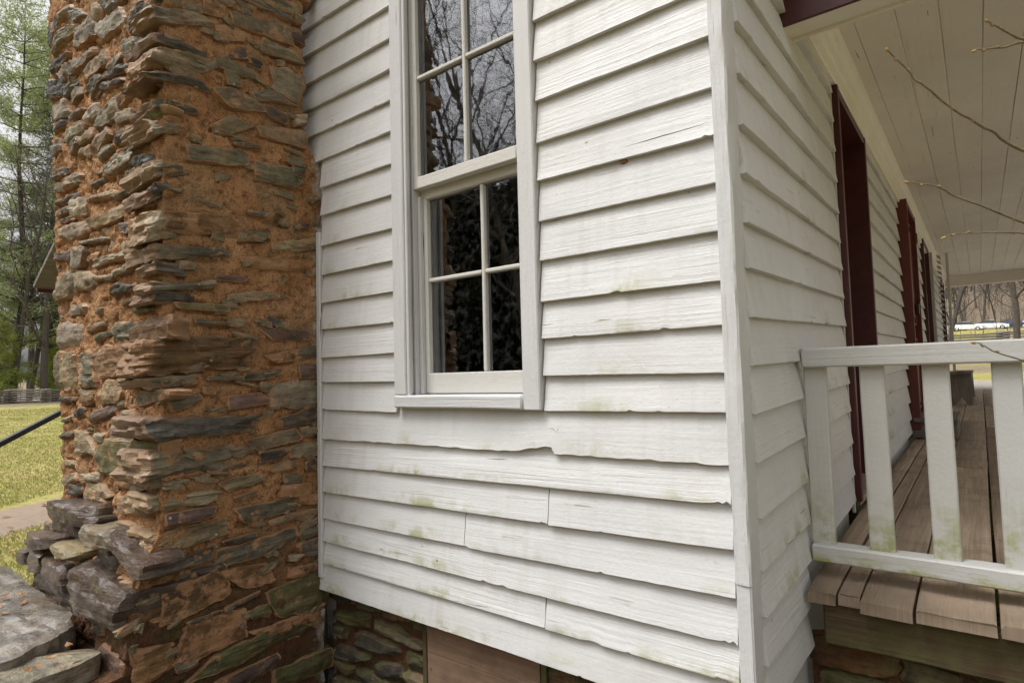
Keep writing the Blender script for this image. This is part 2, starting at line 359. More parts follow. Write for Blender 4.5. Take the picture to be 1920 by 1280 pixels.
# ---------------------------------------------------------------- ground
def ground_h(x, y):
    x = np.asarray(x, float); y = np.asarray(y, float)
    d = np.hypot(x, y); a = np.degrees(np.arctan2(y, -x))
    a = np.where(a < -135, a + 360, a)
    wr = sstep(30, 62, a); ws = sstep(-12, -30, a) if False else 1 - sstep(-30, -12, a)
    wl = (1 - wr) * (1 - ws)
    fr = np.interp(y, [-50, 1, 14, 22, 32, 46, 62, 118, 140, 165, 260, 420], [0, 0, 1.08, 1.22, 1.5, 2.9, 3.9, 7.0, 7.6, 17, 52, 80])
    fl = .65 * sstep(8, 55, d) + 4 * sstep(70, 200, d)
    fs = np.interp(d, [0, 14, 24, 60, 120, 400], [0, 0, 1.2, 12, 34, 60])  # rise behind the camera, added so the lower panes mirror something dark
    return -.85 + wr * fr + wl * fl + ws * fs
def build_ground():
    r = np.concatenate([np.linspace(0, 30, 61), 30 * 1.055 ** np.arange(1, 56)]); th = np.linspace(0, 2 * np.pi, 181)[:-1]
    V = [(-1.5, 1.0)]
    Rr, Tt = np.meshgrid(r[1:], th, indexing='ij')
    X = -1.5 + Rr * np.cos(Tt); Y = 1 + Rr * np.sin(Tt)
    xy = np.concatenate([[[-1.5, 1.0]], np.stack([X.ravel(), Y.ravel()], 1)])
    z = ground_h(xy[:, 0], xy[:, 1]) + .03 * fbm(np.c_[xy * .6, xy[:, :1] * 0], 3, 4) * np.clip(np.hypot(xy[:, 0], xy[:, 1]) / 6, .2, 1)
    Vv = np.c_[xy, z]; n = len(th); F = [(0, 1 + j, 1 + (j + 1) % n) for j in range(n)]
    for i in range(len(r) - 2):
        b = 1 + i * n
        for j in range(n):
            j2 = (j + 1) % n; F.append((b + j, b + n + j, b + n + j2, b + j2))
    k = NT('ground_turf'); P = k.pos()
    n1 = k.noise(P, .9, 6, .6); n2 = k.noise(P, 9., 6, .65); n3 = k.noise(P, .16, 4)
    col = k.mix(k.ramp(n1, (.38, 0.), (.66, 1.)), (.23, .235, .06), (.37, .30, .13))
    col = k.mix(k.ramp(n2, (.35, .6), (.55, 0.)), col, (.17, .15, .05))
    s = k.n('ShaderNodeSeparateXYZ'); k.l(P, s.inputs[0])
    # leaf litter: on the wooded slopes and in a ragged belt behind the porch
    lit = k.ramp(k.math('ADD', s.outputs[2], k.math('MULTIPLY', n3, 3.)), (0., 0.), (1., 0.))
    hill = k.math('MAXIMUM', k.math('GREATER_THAN', s.outputs[1], 126.), k.math('LESS_THAN', s.outputs[1], -13.))
    belt = k.math('MULTIPLY', k.math('GREATER_THAN', s.outputs[1], 25.), k.math('LESS_THAN', s.outputs[1], 47.))
    hill = k.math('MAXIMUM', hill, k.math('MULTIPLY', belt, k.ramp(n1, (.40, .2), (.5, 1.))))
    fr = k.math('MULTIPLY', k.math('LESS_THAN', s.outputs[0], -46.), k.ramp(n1, (.35, .3), (.5, 1.)))
    hill = k.math('MAXIMUM', hill, fr)
    col = k.mix(hill, col, k.mix(n2, (.13, .10, .07), (.29, .23, .165)))
    # bare gravel by the far end of the porch
    gr = k.math('MULTIPLY', k.math('GREATER_THAN', s.outputs[1], 12.), k.math('LESS_THAN', k.math('ADD', s.outputs[1], k.math('MULTIPLY', n1, 3.)), 20.5))
    col = k.mix(gr, col, k.mix(n2, (.22, .20, .18), (.36, .33, .30)))
    dx = k.math('ABSOLUTE', k.math('ADD', s.outputs[0], 1.2)); near = k.math('MULTIPLY', k.math('LESS_THAN', k.math('ADD', dx, k.math('MULTIPLY', n1, 1.2)), 4.6), k.math('MULTIPLY', k.math('GREATER_THAN', s.outputs[1], -6.), k.math('LESS_THAN', s.outputs[1], 2.)))
    col = k.mix(near, col, k.mix(n2, (.035, .026, .017), (.11, .08, .05)))      # dark soil added out of view to cut bounce light on the lower walls
    yard = k.math('MULTIPLY', k.math('GREATER_THAN', s.outputs[0], 1.7), k.math('MULTIPLY', k.math('LESS_THAN', k.math('ADD', s.outputs[0], n1), 7.), k.math('MULTIPLY', k.math('GREATER_THAN', s.outputs[1], 1.), k.math('LESS_THAN', s.outputs[1], 15.))))
    col = k.mix(yard, col, k.mix(n2, (.22, .20, .18), (.40, .37, .34)))      # unseen gravel added beside the porch to bounce neutral light onto its ceiling
    m = k.done(col, .95, k.bump(n2, .03), .1)
    g = obj('ground', mesh('ground', Vv, F, m)); tag(g, kind='structure')
    # worn path by the chimney foot
    k = NT('path_earth'); P = k.pos(); n2 = k.noise(P, 14., 7, .65)
    pm = k.done(k.mix(n2, (.15, .11, .075), (.33, .26, .20)), .9, k.bump(n2, .01), .2)
    us = np.linspace(0, 1, 60); V = []; F = []
    for i, u in enumerate(us):
        c = np.array([-6.2 - 3.8 * u, -3.6 + 5.4 * u]); nn = np.array([.80, .60])
        for j, w in enumerate((-1, -.5, 0, .5, 1)):
            q = c + nn * w * (.72 + .12 * float(vn([[u * 14, w * 3, 2]])[0]))
            V.append((q[0], q[1], float(ground_h(*q)) + .034 - .05 * (abs(w) > .9)))
    for i in range(len(us) - 1):
        for j in range(4): F.append((i * 5 + j, (i + 1) * 5 + j, (i + 1) * 5 + j + 1, i * 5 + j + 1))
    F = [tuple(reversed(f)) for f in F] if np.cross(np.array(V[F[0][1]]) - V[F[0][0]], np.array(V[F[0][2]]) - V[F[0][0]])[2] < 0 else F
    tag(obj('path', mesh('path', V, F, pm)), kind='structure')
build_ground()

# ---------------------------------------------------------------- the house
def zo(y):   # the old porch side has settled: everything along it climbs a little away from the corner
    y = np.maximum(np.asarray(y, float), 0)
    return .03 * np.minimum(y, 1.5) + .016 * np.maximum(0, y - 1.5)
house = empty('farmhouse', (-3, 6, -.85))
tag(house, 'white clapboard farmhouse with fieldstone chimney and covered porch', 'house')
HINV = Matrix.Translation((3, -6, .85))
def hp(o):   # parent to the house keeping world coordinates
    o.parent = house; o.matrix_parent_inverse = HINV; return o

FW = MB()   # sheathing behind the front boards, with the window opening left free
for (x0, x1, z0, z1) in ((-3.9, -1.285, -.13, 4.6), (-.705, -.02, -.13, 4.6), (-1.285, -.705, -.13, .64), (-1.285, -.705, 2.46, 4.6)):
    FW.box(((x0 + x1) / 2, .062, (z0 + z1) / 2), (x1 - x0, .11, z1 - z0), 2, .001)
front_wall = hp(FW.build('front_wall', M_TRIM)); front_wall['label'] = 'white clapboard gable wall with the tall sash window'
SW = MB()
DOORS = [(1.56, 2.46), (11.6, 12.4)]
for (y0, y1) in ((.12, 1.535), (2.485, 11.575), (12.425, 13.2)):
    SW.box((-.076, (y0 + y1) / 2, 2.1), (.11, y1 - y0, 5.0), 2, .001)
for (y0, y1) in ((1.535, 2.485), (11.575, 12.425)):
    SW.box((-.076, (y0 + y1) / 2, 3.40), (.11, y1 - y0, 2.36), 1, .001)
porch_wall = hp(SW.build('porch_wall', M_TRIM)); porch_wall['label'] = 'white clapboard side wall under the porch roof with maroon doors'
# other walls, floor and roof that close the house
BK = MB(); BK.box((-1.95, 13.25, 2.1), (3.9, .1, 5.0), 0, .001); BK.box((-3.95, 6.6, 2.1), (.1, 13.2, 5.0), 1, .001)
hp(BK.build('rear_wall', M_TRIM))
RF = MB()
for s in (-1, 1):
    L = 2.9; an = math.radians(35)
    R3 = np.array(Matrix.Rotation(s * an, 3, 'Y'))
    RF.box((-1.97 + s * L / 2 * math.cos(an), 6.6, 4.6 + 1.5 - L / 2 * math.sin(an)), (L, 14.2, .12), 1, .004, R3)
hp(RF.build('roof', M_ROOF))

def clapboard(parent, ax, a0, a1, za, zb, h, mat=M_BOARD, name='clapboard', zf=None, seed=None, chip=None, lift=0.):
    """one lapped board; ax 'F' runs along X on the front wall, 'S' along Y on the porch wall"""
    seed = random.random() * 90 if seed is None else seed
    n = max(3, int((a1 - a0) / (.011 if ax == 'F' and za < 2.6 else .03))); a = np.linspace(a0, a1, n)
    t = (a - a0) / (a1 - a0); zb_ = za + (zb - za) * t
    if zf is not None: zb_ = zb_ + zf(a)
    q = np.c_[a * 2.2, np.full(n, seed), np.zeros(n)]
    edge = .0015 * fbm(q, 2, 1) + .0008 * fbm(q * 22, 3, 2)
    big = np.clip(vn(np.c_[a * 34, np.full(n, seed * 3), np.zeros(n)], 9) - .66, 0, .12) * .04 * (vn(np.c_[a * 4, np.full(n, seed * 5), np.zeros(n)], 19) > .1)   # small splinters lost along the lip
    edge = edge + big
    if chip is not None: edge = edge + chip(a)
    out = .0022 * fbm(q * 1.4, 2, 5) + .0012 * vn(q * 9, 6) + lift * sstep(.35, .0, np.minimum(t, 1 - t)) if False else .0022 * fbm(q * 1.4, 2, 5) + .0012 * vn(q * 9, 6)
    prof = [(.001, .003, 1.), (.0175, .0, 1.), (.0200, .0022, .99), (.0196, .007, .95), (.0168, .25, .75), (.0135, .5, .5), (.0105, .75, .25), (.0075, 1., .0), (.0045, 1.22, 0.)]
    V = []; G = []; Lp = []
    for k, (o, f, lp) in enumerate(prof):
        z = zb_ + edge * (1 if k < 4 else max(0, 1 - f)) + (f if k < 4 else f * h)
        cup = .0016 * vn(np.c_[a * 3.1, np.full(n, seed + k * .35), np.zeros(n)], 11) if 1 < k < 8 else 0
        oo = o * ((1.28 if k < 7 else 1.) if ax == 'F' else (1.45 if k < 7 else 1.)) + out * (1 if 0 < k < 6 else .3) + cup + .002
        if ax == 'F': V.append(np.c_[a, -oo, z])
        else: V.append(np.c_[oo - .013, a, z])
        G.append(np.c_[a, np.full(n, f * h if k >= 4 else f) , np.full(n, seed)]); Lp.append(np.full(n, lp))
    V = np.concatenate(V); m = len(prof); F = []
    for k in range(m - 1):
        for i in range(n - 1):
            f = (k * n + i, k * n + i + 1, (k + 1) * n + i + 1, (k + 1) * n + i); F.append(f if ax == 'F' else f[::-1])
    F = [f[::-1] for f in F] if False else F
    # end caps back to the wall
    for e in (0, n - 1):
        idx = [k * n + e for k in range(m)]; base = len(V)
        back = V[[idx[-1], idx[0]]].copy()
        if ax == 'F': back[:, 1] = .006
        else: back[:, 0] = -.016
        V = np.concatenate([V, back]); G.append(np.zeros((2, 3))); Lp.append(np.array([0., 1.]))
        f = tuple(idx + [base, base + 1]); F.append(f if (e == 0) == (ax == 'S') else f[::-1])
    me = mesh(name, V, F, mat, True, 38, {'gr': ('FLOAT_VECTOR', np.concatenate(G)), 'lip': ('FLOAT', np.concatenate(Lp))})
    return obj(name, me, parent)
# front wall rows
random.seed(4)
zl = [3.80, 3.66, 3.52, 3.39, 3.26, 3.125, 2.99, 2.86, 2.725, 2.59, 2.458, 2.326, 2.183, 2.051, 1.919, 1.788, 1.652, 1.521, 1.381, 1.247, 1.119, .993, .868, .753, .63]
for i, z in enumerate(zl):
    top = zl[i - 1] if i else 3.94
    if z > 2.5:
        clapboard(front_wall, 'F', -2.6, -.0385, z, z - .01, top - z); continue
    x0 = -2.45 if z > 1.7 else -1.862
    clapboard(front_wall, 'F', x0, -1.356, z + random.uniform(-.004, .004), z, top - z)
zr = [2.458, 2.345, 2.22, 2.09, 1.96, 1.826, 1.686, 1.539, 1.405, 1.273, 1.139, 1.004, .883, .755, .648]
for i, z in enumerate(zr[1:]):
    # small tilts measured board by board: each lip runs a little low or high towards the window
    clapboard(front_wall, 'F', -.632, -.0385, z + random.uniform(-.004, .005), z, zr[i] - z)
full = [(.640, .64), (.502, .509), (.382, .404), (.265, .288), (.148, .163), (.049, .042), (-.05, -.056), (-.166, -.172)]
def chip509(a): return .020 * sstep(-.79, -.62, a) * (a < -.597) + .0025 * vn(np.c_[a * 30, a * 0, a * 0], 3)
def chipend(a): return .010 * sstep(-.12, -.05, a) * np.abs(np.sin(a * 160))
joints = {3: -.631, 4: -1.003, 6: -.655}
for i in range(1, len(full)):
    (a, b), (pa, pb) = full[i], full[i - 1]; h = ((pa - a) + (pb - b)) / 2
    x0 = -1.862 if i < 7 else -1.915; x1 = -.0385
    zz = lambda x: a + (b - a) * (x - x0) / (x1 - x0)
    if i in joints:
        xj = joints[i]
        clapboard(front_wall, 'F', x0, xj - .002, zz(x0), zz(xj), h); clapboard(front_wall, 'F', xj + .002, x1, zz(xj) - .004, zz(x1), h)
    else:
        clapboard(front_wall, 'F', x0, x1, a, b, h, chip=chip509 if i == 1 else (chipend if i in (2, 5) else None))
# porch-side rows
sr = [3.72, 3.57, 3.43, 3.29, 3.15, 3.01, 2.87, 2.73, 2.59, 2.45, 2.31, 2.17, 2.03, 1.89, 1.743, 1.595, 1.442, 1.304, 1.171, 1.042, .905, .768, .642, .509, .362, .221, .101, -.024, -.15]
for i, z in enumerate(sr[1:]):
    h = sr[i] - z
    if z > 2.1:
        clapboard(porch_wall, 'S', .055, 13.2 if z > 3 else 3.0, z, z, h, zf=zo); continue
    if z < .06: clapboard(porch_wall, 'S', .05, .60 - .05 * (z < -.1), z, z, h, zf=lambda y: .0 * y); continue
    segs = ((.052, 1.528), (2.492, 4.44), (5.36, 6.98), (7.92, 11.57), (12.43, 13.2)) if z > .45 else ((.052, 1.528), (2.492, 4.44), (5.36, 11.57), (12.43, 13.2))
    for (y0, y1) in segs:
        if y1 - y0 > 3:
            ym = y0 + (y1 - y0) * random.uniform(.35, .65)
            clapboard(porch_wall, 'S', y0, ym - .002, z, z, h, zf=zo); clapboard(porch_wall, 'S', ym + .002, y1, z, z, h, zf=zo)
        else:
            clapboard(porch_wall, 'S', y0, y1, z + random.uniform(-.003, .003), z + random.uniform(-.003, .003), h, zf=zo)
# corner boards: rough older post above, a newer straight patch below
def rough_post(name, c, size, amp, seed):
    nx, nz = 10, int(size[2] / .02)
    zs = np.linspace(-size[2] / 2, size[2] / 2, nz); per = []
    hx, hy = size[0] / 2, size[1] / 2; b = .005
    ring = [(-hx, hy), (-hx, 0), (-hx, -hy + b), (-hx + b, -hy), (-hx * .4, -hy), (hx * .3, -hy), (hx - b, -hy), (hx, -hy + b), (hx, 0), (hx, hy)]
    V = []; G = []
    for z in zs:
        for j, (x, y) in enumerate(ring): V.append((x, y, z)); G.append((z, x * 1.3 + y, seed))
    V = np.array(V); q = np.c_[V[:, 0] * 30, V[:, 1] * 30, V[:, 2] * 6 + seed]
    V[:, 0] += amp * fbm(q, 4, 3) ; V[:, 1] += amp * fbm(q, 4, 4)
    F = []; m = len(ring)
    for i in range(nz - 1):
        for j in range(m - 1): F.append((i * m + j, i * m + j + 1, (i + 1) * m + j + 1, (i + 1) * m + j))
    F.append(tuple(range(m - 1, -1, -1))); F.append(tuple((nz - 1) * m + j for j in range(m)))
    return obj(name, mesh(name, V + np.array(c), F, M_TRIM, True, 40, {'gr': ('FLOAT_VECTOR', G)}), front_wall)
rough_post('corner_board', (-.0165, .012, 2.02), (.044, .092, 3.63), .0062, 3.)
rough_post('corner_board', (-.0155, .013, .005), (.040, .088, .40), .0012, 8.)
# narrow strip that closes the boards against the chimney, and its ragged caulk
rough_post('trim_strip', (-1.880, -.008, .67), (.030, .05, 1.56), .0016, 5.)

# ---------------------------------------------------------------- window
wf = MB()
wf.box((-1.318, -.019, 1.595), (.070, .046, 1.79), 2, .004, wob=.0012); wf.box((-.672, -.019, 1.570), (.070, .046, 1.846), 2, .004, wob=.0012)
wf.box((-.995, -.016, 2.5), (.716, .040, .09), 0, .004)
wf.box((-1.276, -.026, 1.56), (.014, .018, 1.78), 2, .003)
for s in (-1, 1): wf.box((-.995 + s * .2825, .06, 1.56), (.012, .112, 1.8), 2, .002)          # jambs
window = hp(wf.build('window', M_TRIM)); window['label'] = 'tall white double-hung window with two-by-two panes in each sash'
plank('window_sill', window, (-1.029, .001, .674), (.640, .096, .050), 0, M_TRIM, .006, .002)
def sash(z0, z1, yc, stile, bot, top, zm, xm=-.985):
    s = MB(); x0, x1 = -1.272, -.716
    s.box((x0 + stile / 2, yc, (z0 + z1) / 2), (stile, .034, z1 - z0), 2, .003, wob=.001)
    s.box((x1 - stile / 2, yc, (z0 + z1) / 2), (stile, .034, z1 - z0), 2, .003, wob=.001)
    s.box(((x0 + x1) / 2, yc - .0015, z0 + bot / 2), (x1 - x0 - 2 * stile + .004, .034, bot), 0, .003, wob=.001)
    s.box(((x0 + x1) / 2, yc - .0015, z1 - top / 2), (x1 - x0 - 2 * stile + .004, .034, top), 0, .003, wob=.001)
    s.build('sash', M_SASH, window)
    gx0, gx1, gz0, gz1 = x0 + stile, x1 - stile, z0 + bot, z1 - top
    plank('muntin', window, (xm, yc - .002, (gz0 + gz1) / 2), (.016, .026, gz1 - gz0), 2, M_SASH, .005, .0012)
    for (a, b) in ((gx0, xm - .008), (xm + .008, gx1)):
        plank('muntin', window, ((a + b) / 2, yc - .001, zm), (b - a, .024, .016), 0, M_SASH, .005, .0012)
        for (c, d) in ((gz0, zm - .008), (zm + .008, gz1)):
            tl = random.uniform(-.004, .004)
            V = [(a - .004, yc + .004 + tl * .3, c - .004), (b + .004, yc + .004 - tl * .3, c - .004), (b + .004, yc + .004 - tl * .3, d + .004), (a - .004, yc + .004 + tl * .3, d + .004)]
            obj('pane', mesh('pane', V, [(0, 1, 2, 3)], M_GLASS, False), window)
sash(1.525, 2.45, .022, .026, .048, .05, 1.985, -.985)
sash(.702, 1.535, .062, .034, .080, .045, 1.157, -.945)
# parting bead and stop seen beside the lower sash
plank('stop_bead', window, (-1.262, .034, 1.10), (.016, .020, .80), 2, M_TRIM, .002)
# the room behind the glass
RM = MB()
RM.box((-2.0, 5.0, 1.3), (3.7, .05, 2.7), 0, .001); RM.box((-3.86, 2.6, 1.3), (.05, 4.9, 2.7), 1, .001); RM.box((-.16, 2.6, 1.3), (.05, 4.9, 2.7), 1, .001)
RM.box((-2.0, 2.6, .04), (3.7, 5.0, .05), 1, .001); RM.box((-2.0, 2.6, 2.68), (3.7, 5.0, .05), 1, .001)
hp(RM.build('room_lining', M_DARKIN))
def mat_poster():
    k = NT('printed_sheet'); P = k.pos(); s = k.n('ShaderNodeSeparateXYZ'); k.l(P, s.inputs[0])
    ln = k.math('GREATER_THAN', k.math('FRACT', k.math('MULTIPLY', s.outputs[2], 38.)), .55)
    wd = k.math('GREATER_THAN', k.noise(k.map(P, (40, 1, 38)), 1., 1), .42)
    return k.done(k.mix(k.math('MULTIPLY', k.math('MULTIPLY', ln, wd), .7), (.62, .56, .42), (.12, .10, .08)), .7)
M_POST = mat_poster()
for (x, w) in ((-2.75, .52), (-2.05, .50), (-3.45, .5)):
    MB().box((x, 4.955, 1.12), (w, .015, .86), 0, .002).build('wall_poster', M_POST, hp(empty('poster_board', (x, 4.97, 1.12))) if False else None)
for o in [o for o in COL.objects if o.name.startswith('wall_poster')]:
    tag(o, 'cream printed sheet on the dark room wall seen through the lower panes', 'poster', 'printed sheets inside the room')

# ---------------------------------------------------------------- porch doors, far window, shutter
def door(y0, y1, ztop, zbot, mat, depth, labelled, proud=0.):
    yc = (y0 + y1) / 2; o = float(zo(yc)); ztop += o; zbot += o
    leaf = MB(); xl = -depth + proud
    leaf.box((xl - .02, yc, (ztop + zbot) / 2), (.04, y1 - y0 - .09, ztop - zbot - .05), 2, .003)
    d = hp(leaf.build('door', mat)); d['label'] = labelled
    fr = MB()
    for yy in (y0 + .02, y1 - .02): fr.box((xl / 2 + proud * .5 + .006, yy, (ztop + zbot) / 2), (depth + .055, .04, ztop - zbot), 2, .003)
    fr.box((xl / 2 + proud * .5 + .005, yc, ztop - .02), (depth + .05, y1 - y0 - .081, .04), 1, .003)
    fr.build('door_frame', mat, d)
    w = (y1 - y0 - .09); hh = ztop - zbot
    for yy in (-.25, .25):
        for (za, zb_) in ((.08, .40), (.47, .95)):
            m = MB(); cy = yc + yy * w; a = zbot + za * hh; b = zbot + zb_ * hh; pw = w * .33
            m.box((xl + .004, cy, (a + b) / 2), (.018, pw * .72, (b - a) * .86), 2, .007)
            for s in (-1, 1):
                m.box((xl + .007, cy + s * pw * .5, (a + b) / 2), (.02, .018, b - a), 2, .005)
            for zz in (a, b): m.box((xl + .006, cy, zz), (.02, pw - .022, .018), 1, .005)
            m.build('door_panel', mat, d)
    plank('threshold', d, (xl / 2 + .012 , yc, zbot - .012), (depth + .02, y1 - y0 - .085, .03), 1, M_FLOOR, .004)
    return d, o
d1, _ = door(1.56, 2.46, 2.075, .085, M_RED, .16, 'deep set maroon door nearest the house corner')
for yy in (1.5435, 2.4765): plank('door_casing', d1, (.002, yy, 1.12), (.012, .022, 2.06), 2, M_TRIM, .002)
d2, o2 = door(4.46, 5.34, 2.10, .12, M_RED2, .02, 'red brown panelled door with a small lock in the middle of the porch', .045)
lk = MB(); lk.box((.058, 5.22, 1.30), (.03, .07, .10), 2, .004); lk.tube([(.075, 5.20, 1.36), (.082, 5.20, 1.39), (.082, 5.24, 1.39), (.075, 5.24, 1.36)], .006); lk.build('lock', M_IRON, d2)
for zz in (.55, 2.0): MB().box((.075, 5.36, zz), (.02, .03, .10), 2, .003).build('hinge', M_IRON, d2)
d3, _ = door(11.6, 12.4, 2.10, .12, M_RED, .12, 'maroon door at the far end of the porch')
# far porch window with one open louvred shutter
fw = MB(); o = float(zo(7.45))
for yy in (6.99, 7.91): fw.box((.022, yy, 1.32 + o), (.045, .05, 1.62), 2, .004)
for zz in (.52, 2.12): fw.box((.021, 7.45, zz + o), (.043, .87, .05), 1, .004)
fwin = hp(fw.build('window', M_RED)); fwin['label'] = 'maroon framed window on the porch wall with an open shutter'
obj('pane', mesh('pane', [(.004, 7.0, .54 + o), (.004, 7.9, .54 + o), (.004, 7.9, 2.10 + o), (.004, 7.0, 2.10 + o)], [(0, 1, 2, 3)], M_GLASS, False), fwin)
MB().box((-.04, 7.45, 1.32 + o), (.02, .9, 1.6), 2, .001).build('blind', M_DARKIN, fwin)
sh = MB(); an = math.radians(62); ux, uy = math.sin(an), math.cos(an)   # swung out from the wall
R3 = np.array(Matrix.Rotation(-an, 3, 'Z'))
hx, hy = .05, 7.96
for t in (.025, .40): sh.box((hx + ux * t * .5, hy + uy * t, 1.32 + o), (.032, .05, 1.58), 2, .003, None)
shut = sh.build('shutter', M_TRIM, fwin)
for q in range(22):
    zz = .60 + q * .069 + o
    plank('louvre', shut, (hx + ux * .21 * .5, hy + uy * .21, zz), (.05, .30, .008), 1, M_TRIM, .002, 0, np.array(Matrix.Rotation(.5, 3, 'Y')))

# ---------------------------------------------------------------- porch floor, rim, ceiling, beams
floor = hp(MB().box((.98, .66, -.06), (1.74, .07, .15), 0, .004).build('porch_floor', M_JOIST))
for yy in np.arange(1.6, 13, 1.6): plank('joist', floor, (.98, yy, -.07 + zo(yy)), (1.74, .07, .16), 0, M_JOIST, .004)
floor['label'] = 'weathered wide plank porch floor'
random.seed(11)
wid = [.085, .062, .135, .19, .175, .20, .18, .21, .17, .20, .19]
x = .020
for w in wid:
    end = .475 + random.uniform(-.018, .018) - x * .055; y = end; brk = random.uniform(1.2, 3.2)
    while y < 13.1:
        y1 = min(13.15, y + brk); brk = random.uniform(2.4, 4.2)
        n = max(3, int((y1 - y) / .12)); ys = np.linspace(y, y1, n); V = []; G = []; sd = random.random() * 60
        if y == end: ys = np.concatenate([[y, y + .006, y + .016, y + .035, y + .07], ys[1:]]); n = len(ys)
        hh = .030
        zt = .052 + zo(ys) + .004 * vn(np.c_[ys * 1.1, np.full(n, x * 9), np.zeros(n)], 3)
        sag = np.where(ys - .47 < .16, (.16 - (ys - .47)) * .05, 0)
        if y == end: sag[:5] += [.006, .0026, .001, 0, 0]
        cup = random.uniform(-.004, .003)
        g = .0012 + random.choice((0, 0, .0025))
        ring = [(g, -hh), (w - g, -hh), (w - g, -.004), (w - g - .005, 0), (w * .5, cup), (g + .005, 0), (g, -.004)]
        for i, yy in enumerate(ys):
            wv = .0025 * vn([[yy * 1.7, x * 13, 4]])[0]
            for j, (a, b) in enumerate(ring):
                e = 0.
                if i == 0 and y == end: e = .006 * (b > -.003) + .003 * (-.008 < b <= -.003) + .006 * vn([[a * 60, x * 9, b * 30]])[0]
                V.append((x + a + wv * (1 if j in (2, 3) else .6), yy + e, zt[i] + b - sag[i])); G.append((yy + b * .3, a, sd))
        m = len(ring); F = []
        for i in range(n - 1):
            for j in range(m): F.append((i * m + j, i * m + (j + 1) % m, (i + 1) * m + (j + 1) % m, (i + 1) * m + j))
        F = [f[::-1] for f in F]
        F.append(tuple(range(m))); F.append(tuple((n - 1) * m + j for j in range(m - 1, -1, -1)))
        obj('plank', mesh('plank', V, F, M_FLOOR, True, 40, {'gr': ('FLOAT_VECTOR', G), 'lip': ('FLOAT', [max(0., min(1., 1 - (v[1] - .47) / .34)) for v in V])}), floor)
        y = y1 + .002
    x += w + .003
PW = x
rj = plank('rim_joist', floor, (.93, .535, -.045), (1.74, .06, .135), 0, M_JOIST, .005, .003)
plank('rim_joist', floor, (PW - .05, 6.8, -.045 + .1), (.05, 12.4, .14), 1, M_JOIST, .005, .003, np.array(Matrix.Rotation(.016, 3, 'X')))
# ceiling of painted boards
CZ = 2.285
cb = MB(); cb.box((.93, 7.0, CZ + .05 + .13), (1.98, 12.5, .05), 1, .001, np.array(Matrix.Rotation(.0175, 3, 'X')))
ceil = hp(cb.build('porch_ceiling', M_CEIL)); ceil['label'] = 'painted plank porch ceiling with dark open joints'
random.seed(23)
x = .135 - .155
while x < 1.9:
    y = .78; brk = random.uniform(.8, 3.0)
    while y < 13.2:
        y1 = min(13.2, y + brk); brk = random.uniform(2, 4)
        n = max(3, int((y1 - y) / .15)); ys = np.linspace(y, y1, n); V = []; G = []; sd = random.random() * 60; w = .155
        for i, yy in enumerate(ys):
            z = CZ + float(zo(yy)) + .002 * vn([[yy * 1.3, x * 7, 1]])[0]
            gp = .0006 + .0020 * max(0, vn([[yy * 1.6, x * 17, 7]])[0])
            for (a, b) in ((gp, .02), (gp, .002), (gp + .002, 0), (w - gp - .002, 0), (w - gp, .002), (w - gp, .02)):
                V.append((x + a, yy, z + b)); G.append((yy, a, sd))
        F = []
        for i in range(n - 1):
            for j in range(5): F.append((i * 6 + j, (i + 1) * 6 + j, (i + 1) * 6 + j + 1, i * 6 + j + 1))
        F = [f[::-1] for f in F] if False else F
        obj('ceiling_board', mesh('ceiling_board', V, F, M_CEIL, True, 30, {'gr': ('FLOAT_VECTOR', G)}), ceil)
        y = y1 + .003
    x += .155
# crown moulding along the wall in two steps
def run(name, prof, y0, y1, mat, parent):
    ys = np.linspace(y0, y1, 40); V = []; G = []; m = len(prof)
    for yy in ys:
        for j, (a, b) in enumerate(prof): V.append((a, yy, b + float(zo(yy)))); G.append((yy, b * 1.2 + a, 3.3))
    F = [(i * m + j, i * m + j + 1, (i + 1) * m + j + 1, (i + 1) * m + j) for i in range(len(ys) - 1) for j in range(m - 1)]
    return obj(name, mesh(name, V, F, mat, True, 25, {'gr': ('FLOAT_VECTOR', G)}), parent)
run('crown_moulding', [(.004, 2.085), (.026, 2.085), (.030, 2.09), (.030, 2.165), (.040, 2.172), (.046, 2.19), (.046, 2.215), (.058, 2.225), (.070, 2.25), (.074, 2.284)], .80, 13.2, M_CEIL, ceil)
# end beams: maroon outside, white underneath
b = MB().box((.93, .715, 2.165), (1.96, .124, .30), 0, .005); nb = hp(b.build('porch_beam', M_CEIL)); nb['label'] = 'porch end beam with maroon outer face'
plank('beam_fascia', nb, (.936, .645, 2.20), (1.95, .014, .40), 0, M_RED, .002)
plank('beam_trim', nb, (.936, .782, 2.012), (1.94, .012, .02), 0, M_CEIL, .003)
fb = MB().box((.93, 13.1, 2.20 + zo(13.1)), (1.96, .15, .24), 0, .005); hp(fb.build('porch_beam', M_CEIL))
sb = MB().box((1.86, 6.9, 2.28), (.14, 12.6, .26), 1, .005, np.array(Matrix.Rotation(.0165, 3, 'X'))); hp(sb.build('porch_beam', M_CEIL))
for yy in (.72, 4.8, 8.9, 13.05): hp(MB().box((1.84, yy, 1.1 + zo(yy)), (.11, .11, 2.12), 2, .008).build('porch_post', M_TRIM))
pr = MB(); pr.box((.95, 6.9, 2.62), (2.35, 13.1, .06), 1, .003, np.array(Matrix.Rotation(.0165, 3, 'X') @ Matrix.Rotation(.12, 3, 'Y')))
hp(pr.build('porch_roof', M_ROOF))
# cornice block of the front eave above the beam
er = MB(); er.box((.035, .42, 2.26), (.06, .50, .16), 1, .01); er.box((.05, .42, 2.19), (.045, .52, .03), 1, .006); hp(er.build('cornice_return', M_TRIM))

